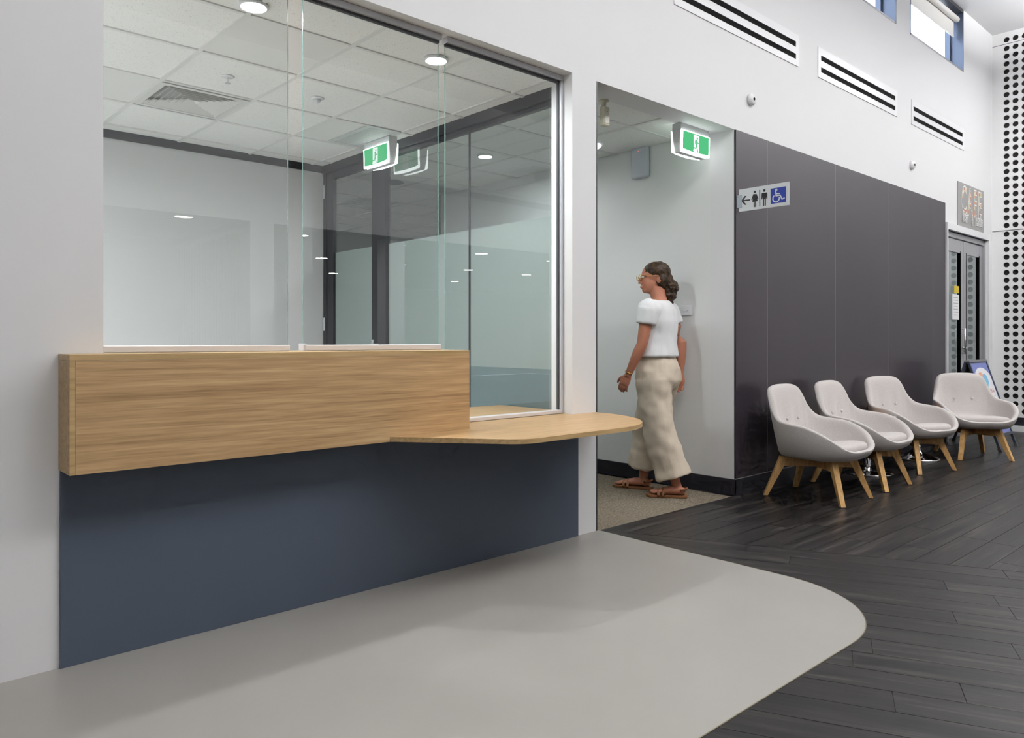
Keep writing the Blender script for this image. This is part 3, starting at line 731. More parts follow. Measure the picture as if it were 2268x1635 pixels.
# ------------------------------------------------------------------ grilles, detectors, high windows, sign, door
for (x0, x1, lb) in ((4.25,5.992,'long white slot air grille high on the wall, nearest the camera'),(6.338,8.061,'white slot air grille high on the wall, middle of the three'),(8.445,10.085,'white slot air grille high on the wall, nearest the far corner')):
    t = thing('slot_grille', lb, 'grille', ((x0+x1)/2,0,3.55), group='slot grilles on the hall wall')
    z = [3.422,3.473,3.517,3.574,3.619,3.682]
    mb = MB()
    for a, b in ((z[0],z[1]),(z[2],z[3]),(z[4],z[5])): mb.box(x0,x1,-.007,-.0003,a,b)
    mb.box(x0,x0+.05,-.007,-.0003,z[1],z[2]); mb.box(x1-.05,x1,-.007,-.0003,z[1],z[2]); mb.box(x0,x0+.05,-.007,-.0003,z[3],z[4]); mb.box(x1-.05,x1,-.007,-.0003,z[3],z[4])
    mb.build('face_plate', white_gloss, t)
    for a, b in ((z[1],z[2]),(z[3],z[4])): MB().box(x0+.05,x1-.05,-.0022,-.0003,a,b).build('slot', slot_black, t)  # black strips carry the shade inside the slots as colour
for (x, z, lb) in ((5.229,2.985,'small round white sensor on the wall above the dark panels, nearer one'),(8.445,2.99,'small round white sensor on the wall above the dark panels, farther one')):
    t = thing('wall_sensor', lb, 'sensor', (x,0,z), group='round sensors on the hall wall')
    M = Matrix.Rotation(PI/2,4,'X')
    MB().lathe([(.002,.0003),(.045,.0003),(.045,.022),(.036,.034),(.002,.036)], n=26).xf(M).build('housing', white_gloss, t, local=True, smooth=True)
    MB().lathe([(.001,.036),(.012,.036),(.011,.039),(.001,.039)], n=14).xf(M).build('lens', slot_black, t, local=True)
def high_window(name, label, x0, x1, blind, bl):
    t = thing(name, label, None, ((x0+x1)/2,.1,4.36), kind='structure')
    D_ = .20
    MB().box(x0-.0,x0+.02,-.002,D_,4.36,5.06).build('reveal', win_frame, t); MB().box(x1-.02,x1,-.002,D_,4.36,5.06).build('reveal', win_frame, t)
    MB().box(x0,x1,-.002,D_,4.36,4.378).build('sill', win_sill, t); MB().box(x0,x1,-.002,D_,5.06,HC).build('head', navy_frame, t)
    for a, b in ((x0+.02,x0+.06),(x1-.06,x1-.02)): MB().box(a,b,.13,.18,4.378,5.06).build('frame_stile', win_frame, t)
    MB().box(x0+.06,x1-.06,.13,.18,4.378,4.42).build('frame_rail', win_frame, t); MB().box(x0+.06,x1-.06,.13,.18,5.02,5.06).build('frame_rail', win_frame, t)
    mb = MB(); mb.box(x0+.06,x1-.06,.15,.156,4.42,5.02); mb.build('glass_pane', clear_mat('window_clear', (250,252,255)) if 'window_clear' not in MATS else MATS['window_clear'], t)
    if blind:
        r = thing('roller_blind', bl, 'blind', ((x0+x1)/2,.05,4.7))
        MB().tube([(x0+.035,.055,4.99),(x1-.05,.055,4.99)], [.032,.032], 20).build('roller_tube', mat('blind_white', (232,230,226), .7) if 'blind_white' not in MATS else MATS['blind_white'], r, smooth=True)
        MB().box(x0+.04,x1-.07,.084,.0865,4.80,4.99).build('fabric', MATS['blind_white'], r)
        MB().box(x0+.04,x1-.07,.080,.091,4.782,4.802).build('bottom_bar', MATS['blind_white'], r, bevel=.003)
    return t
high_window('window_4', 'high window with slate frame nearest the far corner', 8.42, 10.085, True, 'white roller blind half drawn in the high window nearest the far corner')
high_window('window_5', 'high window with slate frame cut by the top of the picture', 6.37, 8.05, True, 'white roller blind in the high window cut by the top of the picture')
# cafe sign
cs = thing('cafe_sign', 'grey sign board with patterned CAFE letters over the glass door', 'sign', (10.34,0,2.75))
MB().box(9.863,10.815,-.010,-.0005,2.482,3.028).build('board', mat('sign_grey', (142,141,139), .4), cs, bevel=.001)
def wall_text(mb, x, z, y): mb.v = [(x+a, y-c, z+b) for a, b, c in mb.v]; return mb
mosaic = bpy.data.materials.new('letter_mosaic'); mosaic.use_nodes = True
N = mosaic.node_tree.nodes; Lk = mosaic.node_tree.links; vor = N.new('ShaderNodeTexVoronoi'); vor.inputs['Scale'].default_value = 28; tcn = N.new('ShaderNodeTexCoord'); Lk.new(tcn.outputs['Object'], vor.inputs['Vector'])
rp = N.new('ShaderNodeValToRGB'); rp.color_ramp.interpolation = 'CONSTANT'
sepx = N.new('ShaderNodeSeparateColor'); Lk.new(vor.outputs['Color'], sepx.inputs[0]); Lk.new(sepx.outputs[0], rp.inputs[0])
for i, c in enumerate([(206,140,110),(190,180,140),(150,186,186),(122,130,142),(214,200,176),(176,116,96)]):
    if i < 2: e = rp.color_ramp.elements[i]; e.position = i/6
    else: e = rp.color_ramp.elements.new(i/6)
    e.color = lin(c)
Lk.new(rp.outputs[0], N['Principled BSDF'].inputs['Base Color'])
lw = mat('letter_white', (236,236,234), .5)
for ch, xx in zip('CAFE', (10.075,10.29,10.475,10.655)):
    wall_text(text_mb(ch, .46, .0008, sx=.56, offset=.013), xx, 2.675, -.0112).build('letter_outline', lw, cs)
    wall_text(text_mb(ch, .46, .0008, sx=.56, offset=.001), xx, 2.675, -.0128).build('letter', mosaic, cs)
for body, xx in (('Bear', 10.10), ('&', 10.345), ('Scoobs', 10.60)):
    wall_text(text_mb(body, .17, .0008, shear=.25, sx=.60, offset=.009), xx, 2.575 if body != '&' else 2.56, -.0145).build('script_outline', lw, cs)
    wall_text(text_mb(body, .17, .0008, shear=.25, sx=.60, offset=-.002), xx, 2.575 if body != '&' else 2.56, -.0158).build('script_letters', mat('script_grey', (150,149,148), .5) if 'script_grey' not in MATS else MATS['script_grey'], cs)
# cafe glass doors
d2 = thing('door_2', 'aluminium framed double glass door under the cafe sign', None, (10.2,.06,0), kind='structure')
alu_d = mat('door_aluminium', (186,186,190), .3, metal=.6)
def G(name, x0, x1, y0, y1, z0, z1, m=alu_d, bevel=.002): return MB().box(x0,x1,y0,y1,z0,z1).build(name, m, d2, bevel=bevel)
G('architrave', 9.4455,9.475,-.03,.12,0,2.50,white_gloss); G('architrave', 9.475,11.02,-.03,.12,2.425,2.50,white_gloss); G('architrave', 10.95,11.02,-.03,0,0,2.425,white_gloss)
G('frame_head', 9.475,10.93,.02,.10,2.36,2.424); G('frame_jamb', 10.885,10.929,.0,.10,0,2.36); G('frame_jamb', 9.476,9.50,.02,.10,0,2.36)
def leaf(x0, x1):
    G('leaf_stile', x0,x0+.10,.035,.075,.01,2.35); G('leaf_stile', x1-.10,x1,.035,.075,.01,2.35)
    G('stile_gasket', x1-.105,x1-.10,.03,.07,.1,2.22,slot_black,0); G('stile_gasket', x0+.10,x0+.105,.03,.07,.1,2.22,slot_black,0)
    G('leaf_rail', x0+.10,x1-.10,.035,.075,2.20,2.35); G('leaf_rail', x0+.10,x1-.10,.035,.075,.01,.12)
    mb = MB(); mb.box(x0+.10,x1-.10,.05,.058,.12,2.20); mb.m = [1,1,0,1,1,1]; mb.build('glass_pane', [glass_d, glass_c], d2)
leaf(9.50, 10.19); leaf(10.20, 10.885)
mb = MB(); mb.tube([(10.14,.0,.99),(10.14,.0,1.30)], [.011,.011], 10); mb.tube([(10.14,0,1.0),(10.14,.04,1.0)], [.009,.009], 8); mb.tube([(10.14,0,1.29),(10.14,.04,1.29)], [.009,.009], 8)
mb.box(10.10,10.26,.0,.02,1.055,1.075); mb.build('pull_handle', chrome, d2, smooth=True)
nt_ = mat('paper_white', (236,236,236), .7); ng = mat('paper_print', (170,170,174), .7)
n1 = thing('door_notice', 'white printed notice taped to the cafe door glass', 'notice', (9.90,.034,1.5))
MB().box(9.80,10.03,.031,.033,1.40,1.70).build('sheet', nt_, n1)
mb = MB()
for i in range(7): mb.box(9.83,9.83+.15+.03*((i*7) % 3)/3,.0304,.031,1.66-i*.035,1.668-i*.035)
mb.build('print', ng, n1)
n2 = MB(); n2.box(9.86,10.03,.031,.033,1.715,1.80); o = n2.build('warning_sticker', mat('sticker_yellow', (206,182,40), .5)); tag(o, 'yellow sticker above the notice on the cafe door', 'sticker')
# cafe room
W('wall_cafe', [(9.3,9.44,WT,3,0,3.2),(9.44,12,2.9,3,0,3.2),(11.6,11.7,WT,3,0,3.2)], cream, 'inner walls of the cafe room behind the glass door')
W('ceiling_cafe', [(9.44,11.7,WT,3,3.0,3.1)], white, 'white ceiling of the cafe room')
cl = thing('cafe_light_panel', 'bright square ceiling panel light seen in the cafe door glass', 'light', (10.5,1.4,2.99))
MB().box(-.3,.3,-.6,.6,-.02,.009).build('frame', white, cl, local=True); MB().box(-.28,.28,-.58,.58,-.024,-.02).build('diffuser', emit_mat('panel_lamp', (250,252,255), 6), cl, local=True)

# ------------------------------------------------------------------ hall lights (pendants added out of view to light the hall; downlights of the low area)
for i, x in enumerate((.3, 2.3, 4.2, 5.9, 7.5, 9.0, 10.4)):
    for y in ((-2.95,) if x < 10 else (-2.0,)):
        t = thing('added_pendant', 'unseen square up-and-down pendant added above the view to light the hall', 'light', (x,y,4.60), group='added pendant lights under the hall ceiling')
        mb = MB(); ring(mb, .52, .49, -.02, .02); mb.build('frame', white, t, local=True)
        MB().box(-.49,.49,-.49,.49,-.015,-.012).build('diffuser', ceil_e, t, local=True)
        MB().box(-.49,.49,-.49,.49,.012,.015).build('uplight_lens', up_e, t, local=True)
        for a_ in (-.45,.45): MB().tube([(a_,0,.02),(a_,0,HC-4.60)], [.003,.003], 6).build('cable', alu, t, local=True)
for (x, y) in [(x, y) for y in (-7.45,-10.1,-12.9) for x in (5.4,7.18,9.0,10.84,12.65)]+[(3.47,-6.85),(16.4,-12.8)]:
    em_ = recess_e if x < 4 else low_e
    downlight('low_area_downlight', x, y, 2.758, 'downlight seen as a bright oval reflection in the glass, %s row, %s across' % ({-7.45:'nearest',-10.1:'second',-12.9:'third'}.get(y, 'recess' if x < 4 else 'farthest'), {5.4:'leftmost',7.18:'second',9.0:'third',10.84:'fourth',12.65:'fifth'}.get(x, 'alone')), 'downlights reflected in the glass', em_, r=.115)
#PART2
# ------------------------------------------------------------------ lounge chairs
def catmull(P, n, closed=True):
    out = []; m = len(P)
    for i in range(m):
        p0, p1, p2, p3 = (Vector(P[(i+k-1) % m]) for k in range(4))
        for s in range(n):
            t = s/n
            out.append(.5*((2*p1)+(-p0+p2)*t+(2*p0-5*p1+4*p2-p3)*t*t+(-p0+3*p1-3*p2+p3)*t**3))
    return out
half = [(0,-.348,.372),(.14,-.342,.374),(.25,-.312,.405),(.325,-.225,.480),(.350,-.085,.540),(.340,.055,.556),(.306,.155,.576),(.270,.222,.650),(.245,.262,.735),(.205,.290,.797),(.11,.302,.818),(0,.305,.821)]
ctrl = half+[(-x,y,z) for x,y,z in half[-2:0:-1]]
rim = catmull(ctrl, 3)
bhalf = [(0,-.275,.300),(.12,-.27,.300),(.20,-.225,.298),(.232,-.13,.295),(.238,-.03,.295),(.232,.06,.295),(.222,.12,.295),(.208,.165,.295),(.185,.195,.295),(.15,.215,.297),(.08,.228,.298),(0,.232,.298)]
bctrl = bhalf+[(-x,y,z) for x,y,z in bhalf[-2:0:-1]]
bas = catmull(bctrl, 3)
def shell_mb():
    mb = MB(); rings = []
    n = len(rim)
    back = [max(0, min(1, (p.z-.50)/.25)) for p in rim]
    def outer(t, off=0):
        r = []
        for p, b, k in zip(rim, bas, back):
            c = Vector((b.x+(p.x-b.x)*(.95-.25*k), b.y+(p.y-b.y)*(.80-.45*k), b.z+(p.z-b.z)*(.22+.16*k)))
            q = b*(1-t)**2+c*2*t*(1-t)+p*t*t; r.append(q)
        return r
    for t in (0,.12,.28,.45,.62,.78,.90,.97): rings.append(outer(t))
    cen = Vector((0,-.03,0))
    def inner(t, th):
        r = []
        for p, q, k in zip(outer(t), rim, back):
            d = Vector((p.x-cen.x, p.y-cen.y, 0)); L = max(d.length, 1e-3); d /= L
            # toward the inside; the top of the back moves mostly forward
            r.append(Vector((p.x-d.x*th*(1-.4*k), p.y-d.y*th-(.012*k), p.z)))
        return r
    top = [Vector((a.x*.5+b.x*.5, a.y*.5+b.y*.5, a.z+.010)) for a, b in zip(outer(.99), inner(.99,.042))]
    rings.append(outer(.995)); rings.append(top); rings.append(inner(.985,.040)); 
    for t in (.9,.76,.6,.45,.32,.22):
        rings.append(inner(t,.046))
    floor_r = [Vector((p.x*.80, (p.y+.03)*.80-.03, max(.335,p.z))) for p in inner(.22,.046)]
    rings.append(floor_r)
    rings.append([Vector((p.x*.4, (p.y+.03)*.4-.03, .335)) for p in floor_r])
    # dimples at the buttons on the inner back
    for r in rings[11:]:
        for p in r:
            if p.y > .1:
                for bx in (-.085,.085):
                    d2 = (p.x-bx)**2+(p.z-.565)**2
                    p.y += .018*math.exp(-d2/(2*.028**2))
    return mb.loft(rings)
shell_me = baked(shell_mb(), [('SUBSURF', dict(levels=1, render_levels=1))], 'shell', fabric)
def cushion_mb():
    mb = MB(); rings = []
    pl = []
    for p in rim:
        y = p.y; x = p.x
        pl.append(Vector((x*.80, min(.14, (y+.02)*.88-.02) , 0)))
    pl = [Vector((q.x*(1-.12*max(0,(q.y+.05)/.2)), q.y-.002, 0)) for q in pl]
    def rg(s, z, tilt=.10): return [Vector((q.x*s, (q.y+.08)*s-.08, z-(q.y+.30)*tilt)) for q in pl]
    for s, z in ((.5,.345),(.9,.348),(.97,.362),(1.0,.385),(.985,.405),(.93,.418),(.8,.425),(.4,.428)): rings.append(rg(s,z))
    return mb.loft(rings)
cush_me = baked(cushion_mb(), [('SUBSURF', dict(levels=1, render_levels=1))], 'cushion', fabric)
pipe_src = MB()
chairs = []
def make_chair(label):
    t = thing('lounge_chair', label, 'chair', group='grey lounge chairs along the dark wall')
    put('shell', shell_me, t); put('seat_cushion', cush_me, t)
    for bx in (-.085,.085):
        MB().ell((bx,.190,.565), (.014,.008,.014), 14, 8).build('button', fabric, t, local=True, smooth=True)
    # crossed under-frame
    for a, nm in ((1,'cross_rail'),(-1,'cross_rail')):
        d = Vector((.165,.20*a)).normalized(); nrm = Vector((-d.y,d.x))*.019; e = d*.265
        mb = MB(); q = [(-e-nrm),(e-nrm),(e+nrm),(-e+nrm)]
        zt = .294 if a > 0 else .2935
        mb.prism([(v.x,v.y) for v in q], .225, zt); mb.build(nm, beech, t, local=True, bevel=.002)
    for sx in (-1,1):
        for sy in (-1,1):
            d = Vector((.165*sx,.20*sy)).normalized(); nrm = Vector((-d.y,d.x))
            foot = Vector((.232*sx,.288*sy)); 
            tp = d*.235; mb = MB()
            def sq(c, z, wl, wn): return [(c.x+d.x*i*wl+nrm.x*j*wn, c.y+d.y*i*wl+nrm.y*j*wn, z) for i, j in ((-1,-1),(1,-1),(1,1),(-1,1))]
            mb.loft([sq(foot,0.004,.016,.017), sq(tp+(foot-tp)*.5,.15,.023,.0195), sq(tp,.296,.033,.021)])
            lg = mb.build('leg', beech, t, local=True, bevel=.002)
            MB().lathe([(.001,0),(.014,0),(.014,.005),(.001,.005)], (foot.x,foot.y,0), 12).build('glide', alu_dark, lg, local=True)
    return t
ch = make_chair('grey upholstered lounge chair nearest the corridor, first of the row')
ch.location = (5.425,-.435,0)
spots = [((6.195,-.425,0), 0, 'grey upholstered lounge chair second from the corridor, its arm beside the first small table'),
         ((7.265,-.395,0), math.radians(-17), 'grey upholstered lounge chair third from the corridor, turned slightly left'),
         ((8.455,-.565,0), math.radians(-50), 'grey upholstered lounge chair turned toward the camera beside the standing sign')]
for loc, rz, lb in spots:
    c = copy_tree(ch); c.location = loc; c.rotation_euler = (0,0,rz); c['label'] = lb
# ------------------------------------------------------------------ small round tables and leaflets
def table(x, y, label, flat, R_):
    t = thing('side_table', label, 'table', (x,y,0), group='round side tables between the chairs')
    mb = MB(); mb.lathe([(.001,.468),(R_-.002,.468),(R_,.470),(R_,.488),(R_-.002,.49),(.001,.49)], n=48); mb.build('table_top', mat('table_oak', (196,140,84), .4) if 'table_oak' not in MATS else MATS['table_oak'], t, local=True)
    MB().lathe([(.001,.43),(.09,.43),(.09,.468),(.001,.468)], n=24).build('top_plate', alu_dark, t, local=True)
    if flat: prof = [(.001,0),(.21,0),(.212,.005),(.205,.010),(.05,.016),(.034,.024),(.034,.05)]
    else: prof = [(.001,0),(.20,0),(.203,.006),(.19,.014),(.13,.032),(.08,.055),(.045,.09),(.030,.13),(.026,.16)]
    MB().lathe(prof, n=40).build('base', chrome, t, local=True, smooth=True)
    r = .032 if flat else .025
    MB().lathe([(r,.02),(r,.431)], n=24).build('column', chrome, t, local=True, smooth=True)
    return t
table(6.745,-.25,'round side table on a flat chrome base between second and third chairs',True,.19)
table(7.90,-.25,'round side table on a flared chrome base between third and fourth chairs',False,.245)
def leaflet(x, y, z, rz, cols, label, w_=.105, h_=.148):
    t = thing('leaflet', label, 'leaflet', (x,y,z), rz, group='leaflets on the side tables')
    MB().box(-w_,w_,-h_,h_,0,.003).build('pages', nt_, t, local=True)
    for i, c in enumerate(cols):
        a = -h_+.01+i*(2*h_-.02)/len(cols)
        MB().box(-w_+.006,w_-.006,a,a+(2*h_-.02)/len(cols)-.004,.003,.0036).build('print', mat('leaflet_ink_%d_%d_%d' % c, c, .4) if 'leaflet_ink_%d_%d_%d' % c not in MATS else MATS['leaflet_ink_%d_%d_%d' % c], t, local=True)
    return t
leaflet(7.93,-.35,.4902,.5,[(96,120,190),(150,190,220),(210,220,160)],'blue and green leaflet on the side table beside the fourth chair')
leaflet(8.0,-.14,.4945,-.4,[(200,120,110),(170,150,190),(230,230,220)],'pink leaflet at the back of the side table beside the fourth chair', .09, .125)
leaflet(7.78,-.15,.4985,1.2,[(120,60,60),(200,180,170)],'dark red leaflet on the side table behind the third chair arm', .08, .12)
leaflet(6.79,-.33,.4902,.2,[(236,236,236)],'plain white leaflet peeking out behind the second chair arm', .09, .125)
# ------------------------------------------------------------------ A-frame sign
af = thing('a_frame_sign', 'folding A-frame poster sign standing by the cafe door', 'sign', (9.32,-.35,0))
fr = mat('a_frame_grey', (58,64,76), .4, metal=.2)
posters = {}
LEN = math.hypot(.30,.95); tiltA = math.atan2(.30,.93)
for s, nm in ((-1,'front_leaf'),(1,'rear_leaf')):
    # local leaf frame: u along x, v up the leaf (0 at the foot), n outward
    M = Matrix.Translation((0, s*.31, .0)) @ Matrix.Rotation(s*tiltA, 4, 'X')
    mb = MB()
    for x0, x1 in ((-.30,-.272),(.272,.30)): mb.box(x0,x1,-.012,.012,.012,LEN-.01)
    mb.box(-.272,.272,-.012,.012,.14,.17); mb.box(-.272,.272,-.012,.012,LEN-.04,LEN-.01)
    lf = mb.xf(M).build(nm, fr, af, local=True, bevel=.002)
    f = MB()
    for x0 in (-.303,.269): f.box(x0,x0+.034,-.016,.016,.0,.035)
    f.xf(M).build('foot', alu_dark, lf, local=True)
    MB().box(-.272,.272,-.004,.004,.17,LEN-.04).xf(M).build('board', mat('poster_back', (150,150,154), .6) if 'poster_back' not in MATS else MATS['poster_back'], lf, local=True)
    o_ = -.0045 if s < 0 else .0045
    def onleaf(mb, M=M, s=s): # (a,b,c): a to the right as read, b up, c outward
        mb.v = [tuple(M @ Vector((a if s < 0 else -a, (-.0045-c) if s < 0 else (.0045+c), b))) for a, b, c in mb.v]; return mb
    mb = MB(); mb.prism([(-.268,.174),(.268,.174),(.268,LEN-.044),(-.268,LEN-.044)], 0, .0006); onleaf(mb).build('poster', mat('poster_blue', (110,120,182), .35) if 'poster_blue' not in MATS else MATS['poster_blue'], lf, local=True)
    arcp = [(.258*math.cos(PI*k/20), .77+.13*math.sin(PI*k/20)) for k in range(21)]
    mb = MB(); mb.prism([(.258,.29)]+arcp+[(-.258,.29)], .0007, .0011); onleaf(mb).build('poster_field', mat('poster_white', (236,236,240), .4) if 'poster_white' not in MATS else MATS['poster_white'], lf, local=True)
    for nmb, cx_, c, rx_ in (('speech_bubble',-.055,(232,168,136),1),('speech_bubble',.055,(122,186,222),-1)):
        mb = MB(); mb.prism([(cx_+.075*math.cos(2*PI*k/24)*(1 if True else 1), .775+(.012*rx_)+.062*math.copysign(abs(math.sin(2*PI*k/24))**.6, math.sin(2*PI*k/24))) for k in range(24)], .0012+(.0003 if rx_ < 0 else 0), .0016+(.0003 if rx_ < 0 else 0))
        mb.prism([(cx_-.02,.72+(.012*rx_)),(cx_+.02,.72+(.012*rx_)),(cx_+.005,.685+(.012*rx_))][::-1], .0012, .0016)
        onleaf(mb).build(nmb, mat('bubble_%d' % c[0], c, .4) if 'bubble_%d' % c[0] not in MATS else MATS['bubble_%d' % c[0]], lf, local=True)
    ink_r = mat('poster_red', (196,112,104), .5) if 'poster_red' not in MATS else MATS['poster_red']; ink_b = mat('poster_ink_blue', (96,112,180), .5) if 'poster_ink_blue' not in MATS else MATS['poster_ink_blue']
    for body, zz, sz, m in (('mental health &',.615,.068,ink_r),('wellbeing local',.55,.068,ink_b),('NOW OPEN',.47,.06,ink_b)):
        tm = text_mb(body, sz, .0003, sx=.92); tm.v = [(a,b+zz,c+.0015) for a,b,c in tm.v]; onleaf(tm).build('poster_text', m, lf, local=True)
    mb = MB(); disc(mb, (.16,.235), .022, .0012, .0016); stroke(mb, [(.10,.225),(.10,.25),(.125,.225)], .008, .0012, .0016); onleaf(mb).build('poster_mark', MATS['poster_white'], lf, local=True)
MB().box(-.302,.302,-.028,.028,LEN*math.cos(tiltA)-.03,LEN*math.cos(tiltA)-.008).build('top_hinge', mat('hinge_grey', (150,150,154), .35, metal=.5), af, local=True, bevel=.003)
#PART3
# ------------------------------------------------------------------ person
pr = thing('person', 'woman in white t-shirt and cream wide trousers walking into the corridor', 'person', (4.67,.45,0), math.radians(14)); pr.scale = (1.12,1.12,1)
skin = mat('skin', (172,114,90), .5, spec=.35); shirt_m = mat('white_cotton', (236,236,238), .9, spec=.1, bump=(90,.15,(1,1,1)))
linen = mat('cream_linen', (208,194,176), .95, spec=.05, bump=(140,.2,(1,1,1)), var=(9,.06,(1,1,3)))
hair_m = ramp_mat('brown_hair', [(30,20,12),(50,35,20),(78,56,34)], 14, (6,6,1.2), rough=.5, spec=.3, bumpk=.4)
tan = mat('tan_leather', (126,80,44), .5); gold = mat('gold', (214,178,90), .25, metal=1)
HR = Matrix.Rotation(math.radians(38), 3, 'Z')      # head turned to the left
HC_ = Vector((0,.02,1.615))
def hp(x, y, z): return tuple(HC_ + HR @ Vector((x,y,z)))
b = MB()
# torso (inside the clothes), neck, head
b.tube([(0,0,.86),(0,0,.95),(0,.0,1.06),(0,.0,1.18),(0,-.005,1.30),(0,-.012,1.40),(0,-.015,1.44)], [(.12,.085),(.13,.088),(.120,.082),(.135,.095),(.155,.105),(.145,.085),(.07,.06)], 20, up=(0,1,0))
b.tube([(0,-.018,1.42),(0,-.012,1.48),(0,.005,1.55)], [.060,.052,.055], 16, up=(0,1,0))
b.ell(hp(0,-.005,.035), (.074,.094,.092), 20, 14); b.ell(hp(0,.028,-.035), (.056,.066,.075), 18, 12)
b.ell(hp(0,.060,-.082), (.026,.024,.024), 12, 8)
b.tube([hp(0,.088,.018), hp(0,.106,-.012), hp(0,.108,-.026), hp(0,.09,-.032)], [.007,.011,.012,.006], 10)
b.ell(hp(0,.086,-.055), (.021,.012,.006), 10, 6); b.ell(hp(0,.086,-.064), (.019,.012,.006), 10, 6)
for sx in (-1,1):
    b.ell(hp(sx*.074,-.012,-.008), (.008,.018,.030), 10, 8); b.ell(hp(sx*.03,.078,.03), (.022,.012,.007), 10, 6)
# arms and hands
def arm(S, E, Wr, sx):
    S, E, Wr = Vector(S), Vector(E), Vector(Wr); d = (Wr-E).normalized()
    b.tube([S, S.lerp(E,.15), S.lerp(E,.55), E, E.lerp(Wr,.3), E.lerp(Wr,.7), Wr, Wr+d*.02], [.046,.047,.042,.036,.037,.030,.023,.024], 14)
    pal = Wr+d*.05; fwd = Vector((0,1,0)); side = Vector((sx,0,0)); inn = -side
    across = (fwd-d*fwd.dot(d)).normalized()          # palm width runs front to back
    nrm = d.cross(across).normalized()
    b.tube([Wr, Wr+d*.03, Wr+d*.065, Wr+d*.085], [(.020,.016),(.034,.014),(.038,.014),(.034,.012)], 12, up=tuple(nrm))
    base = Wr+d*.082; curl = inn
    for i, L in enumerate((.066,.074,.070,.055)):
        r0 = base+across*(.028-.0185*i)
        p1 = r0+d*L*.45+curl*.006; p2 = p1+d*L*.30+curl*.014; p3 = p2+d*L*.2+curl*.016
        b.tube([r0-d*.012, r0, p1, p2, p3], [.0085,.0088,.0085,.0078,.006], 8)
    t0 = Wr+d*.03+across*.024
    b.tube([t0, t0+across*.022+d*.022+curl*.01, t0+across*.03+d*.05+curl*.016, t0+across*.03+d*.068+curl*.018], [.011,.011,.0095,.007], 8)
    return pal, d
LS, LE, LW = (-.175,-.012,1.385), (-.200,.02,1.13), (-.205,.115,.905)
RS, RE, RW = (.175,-.012,1.385), (.215,-.09,1.14), (.205,-.085,.90)
lh, ld = arm(LS, LE, LW, -1); arm(RS, RE, RW, 1)
# legs and feet
def leg(hip, kn, an, heel, toe):
    hip, kn, an, heel, toe = map(Vector, (hip, kn, an, heel, toe))
    b.tube([hip, hip.lerp(kn,.5), kn, kn.lerp(an,.3), kn.lerp(an,.75), an, an-Vector((0,0,.03))], [.082,.072,.054,.052,.036,.031,.034], 14)
    d = (toe-heel); dn = d.normalized()
    b.tube([heel-dn*.005+Vector((0,0,.03)), heel+dn*.04+Vector((0,0,.038)), heel+d*.45+Vector((0,0,.036)), heel+d*.72+Vector((0,0,.026)), heel+d*.9+Vector((0,0,.02))], [(.020,.022),(.030,.032),(.034,.030),(.042,.020),(.038,.014)], 14)
    sd = Vector((-dn.y,dn.x,0)); inner = -1 if hip.x < 0 else 1
    for i in range(5):
        st = heel+d*.86+sd*(inner*(.030-.015*i))+Vector((0,0,.019)); L = (.042,.036,.032,.028,.022)[i]
        b.tube([st, st+dn*L*.6, st+dn*L], [.0095 if i else .012,.009 if i else .012,.006], 8)
leg((-.085,0,.90), (-.085,-.045,.50), (-.065,-.165,.085), (-.055,-.215,.016), (-.125,-.005,.016))
leg((.085,0,.90), (.09,.11,.50), (.085,.135,.085), (.085,.09,.016), (.06,.325,.016))
body_me = baked(b, [('REMESH', dict(mode='VOXEL', voxel_size=.0055, use_smooth_shade=True)), ('SMOOTH', dict(factor=.5, iterations=3))], 'body', skin)
put('body', body_me, pr)
def cloth(mb, name, m, amp, sc_, vox=.009, it=6, st=(1,1,1)):
    me = baked(mb, [('REMESH', dict(mode='VOXEL', voxel_size=vox, use_smooth_shade=True)), ('SMOOTH', dict(factor=.5, iterations=it))], name, m)
    nr = [v.normal.copy() for v in me.vertices]
    for v, n in zip(me.vertices, nr):
        q = Vector((v.co.x*st[0], v.co.y*st[1], v.co.z*st[2]))*sc_
        k = noise.noise(q+Vector((v.co.z*2,0,3)))+.5*noise.noise(q*2.1)
        v.co += n*amp*k
    me.update(); return put(name, me, pr)
# t-shirt
t = MB(); t.tube([(0,0,1.03),(0,0,1.10),(0,-.002,1.20),(0,-.006,1.30),(0,-.012,1.38),(0,-.016,1.425),(0,-.014,1.452)], [(.180,.136),(.174,.130),(.170,.126),(.180,.128),(.182,.112),(.13,.085),(.072,.066)], 28, up=(0,1,0))
for S, E in ((LS,LE),(RS,RE)):
    S, E = Vector(S), Vector(E); c0 = Vector((S.x*.55, S.y, S.z+.012)); d = (E-S).normalized()
    t.ell(tuple(S+Vector((-.012 if S.x > 0 else .012,0,-.004))), (.078,.078,.080), 18, 12); t.ell(tuple(c0+Vector((0,0,-.02))), (.09,.085,.085), 18, 12)
    t.tube([S, S+d*.05, S+d*.115], [.072,.070,.068], 18)
cloth(t, 't_shirt', shirt_m, .006, 11, st=(1,1,.6))
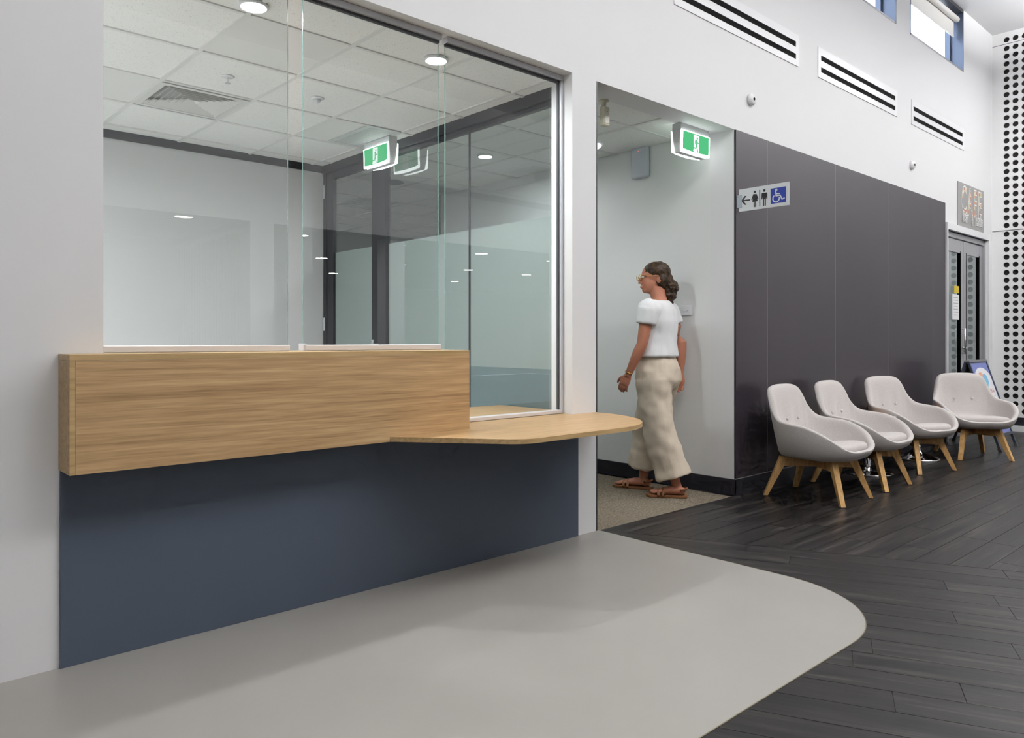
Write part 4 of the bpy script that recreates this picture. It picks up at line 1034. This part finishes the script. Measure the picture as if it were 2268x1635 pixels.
# trousers
t = MB(); t.tube([(0,0,1.065),(0,0,1.0),(0,-.005,.93),(0,-.008,.86),(0,0,.80)], [(.140,.100),(.158,.118),(.186,.142),(.192,.146),(.17,.12)], 28, up=(0,1,0))
t.tube([(-.085,-.004,.86),(-.088,-.02,.70),(-.088,-.045,.50),(-.082,-.095,.32),(-.07,-.145,.15)], [(.108,.125),(.108,.115),(.100,.108),(.103,.110),(.112,.118)], 24, up=(0,1,0))
t.tube([(.085,-.002,.86),(.09,.05,.70),(.092,.10,.50),(.092,.115,.32),(.09,.125,.165)], [(.108,.125),(.108,.115),(.100,.108),(.103,.108),(.110,.114)], 24, up=(0,1,0))
cloth(t, 'trousers', linen, .017, 8.5, it=4, st=(1,1,.75))
w_ = MB(); w_.tube([(0,0,1.035),(0,0,1.068)], [(.170,.128),(.163,.122)], 30, up=(0,1,0))
# hair: cap and loose curls gathered at the nape
h = MB(); h.ell(hp(0,-.018,.058), (.086,.094,.080), 22, 14); h.ell(hp(0,-.06,-.005), (.082,.066,.09), 20, 12)
h.ell(hp(.01,-.105,-.062), (.072,.062,.070), 16, 12); h.ell(hp(.005,-.10,-.115), (.062,.050,.06), 16, 10); h.ell(hp(.02,-.10,-.155), (.045,.038,.05), 14, 10)
h.ell(hp(-.055,-.03,-.0), (.032,.045,.06), 12, 10); h.ell(hp(.055,-.03,-.0), (.032,.045,.06), 12, 10)
hm = baked(h, [('REMESH', dict(mode='VOXEL', voxel_size=.006, use_smooth_shade=True)), ('SMOOTH', dict(factor=.5, iterations=3))], 'hair', hair_m)
nr = [v.normal.copy() for v in hm.vertices]
for v, n in zip(hm.vertices, nr):
    k = noise.noise(v.co*34)+.6*noise.noise(v.co*70); low = max(.25, min(1, (1.66-v.co.z)/.12)); v.co += n*.013*k*low
hm.update(); put('hair', hm, pr)
for sx in (-1,1):
    MB().ell(hp(sx*.031,.086,.016), (.011,.008,.009), 12, 8).build('eye', mat('eye_white', (230,226,222), .2) if 'eye_white' not in MATS else MATS['eye_white'], pr, local=True, smooth=True)
g = MB()
for sx in (-1,1):
    cpt = [hp(sx*.034+.024*math.cos(2*PI*k/18), .108, .012+.020*math.sin(2*PI*k/18)) for k in range(19)]
    g.tube(cpt, [.0016]*19, 6); g.tube([hp(sx*.058,.106,.018), hp(sx*.076,.06,.02), hp(sx*.078,-.01,.016)], [.0016]*3, 6)
g.tube([hp(-.010,.108,.018), hp(.010,.108,.018)], [.0016,.0016], 6); g.build('glasses', gold, pr, local=True, smooth=True)
LWv = Vector(LW); ldv = ld
def band(c, d, r, tr):
    a = d.orthogonal().normalized(); bb = d.cross(a); return [c+a*r*math.cos(2*PI*k/20)+bb*r*math.sin(2*PI*k/20) for k in range(21)]
m_ = MB(); m_.tube(band(LWv-ldv*.012, ldv, .0275, 0), [.0035]*21, 8); m_.build('bracelet', gold, pr, local=True, smooth=True)
for heel, toe in (((-.055,-.215,0),(-.125,-.005,0)),((.085,.09,0),(.06,.325,0))):
    heel, toe = Vector(heel), Vector(toe); d = toe-heel; dn = d.normalized(); sd = Vector((-dn.y,dn.x,0))
    L = d.length+.045; sole = [(-.028,0),(-.034,.05),(-.032,.11),(-.046,.19),(-.042,L-.02),(-.02,L),(.02,L),(.042,L-.02),(.046,.19),(.032,.11),(.034,.05),(.028,0)]
    so = MB(); so.prism([((heel-dn*.018+sd*a+dn*c).x, (heel-dn*.018+sd*a+dn*c).y) for a, c in sole], .001, .020)
    sandal = so.build('sandal', tan, pr, local=True, bevel=.003)
    st = MB()
    for c, wd, hh in ((.74,.050,.058),(.62,.047,.068)):
        ctr = heel+d*c; pts_ = [ctr+sd*wd*math.cos(PI*k/12)+Vector((0,0,.012+hh*math.sin(PI*k/12)*.85)) for k in range(13)]
        st.tube(pts_, [(.003,.011)]*13, 8, up=tuple(dn))
    ctr = heel+dn*.03; pts_ = [ctr+sd*.040*math.cos(PI*k/12)-dn*.048*math.sin(PI*k/12)+Vector((0,0,.06+.012*math.sin(PI*k/12))) for k in range(13)]
    st.tube(pts_, [(.003,.008)]*13, 8)
    st.build('strap', tan, sandal, local=True, smooth=True)

for n_ in ('exit_green','exit_pictogram_white','red_led','dome_lamp'): MATS[n_].cycles.emission_sampling = 'NONE'
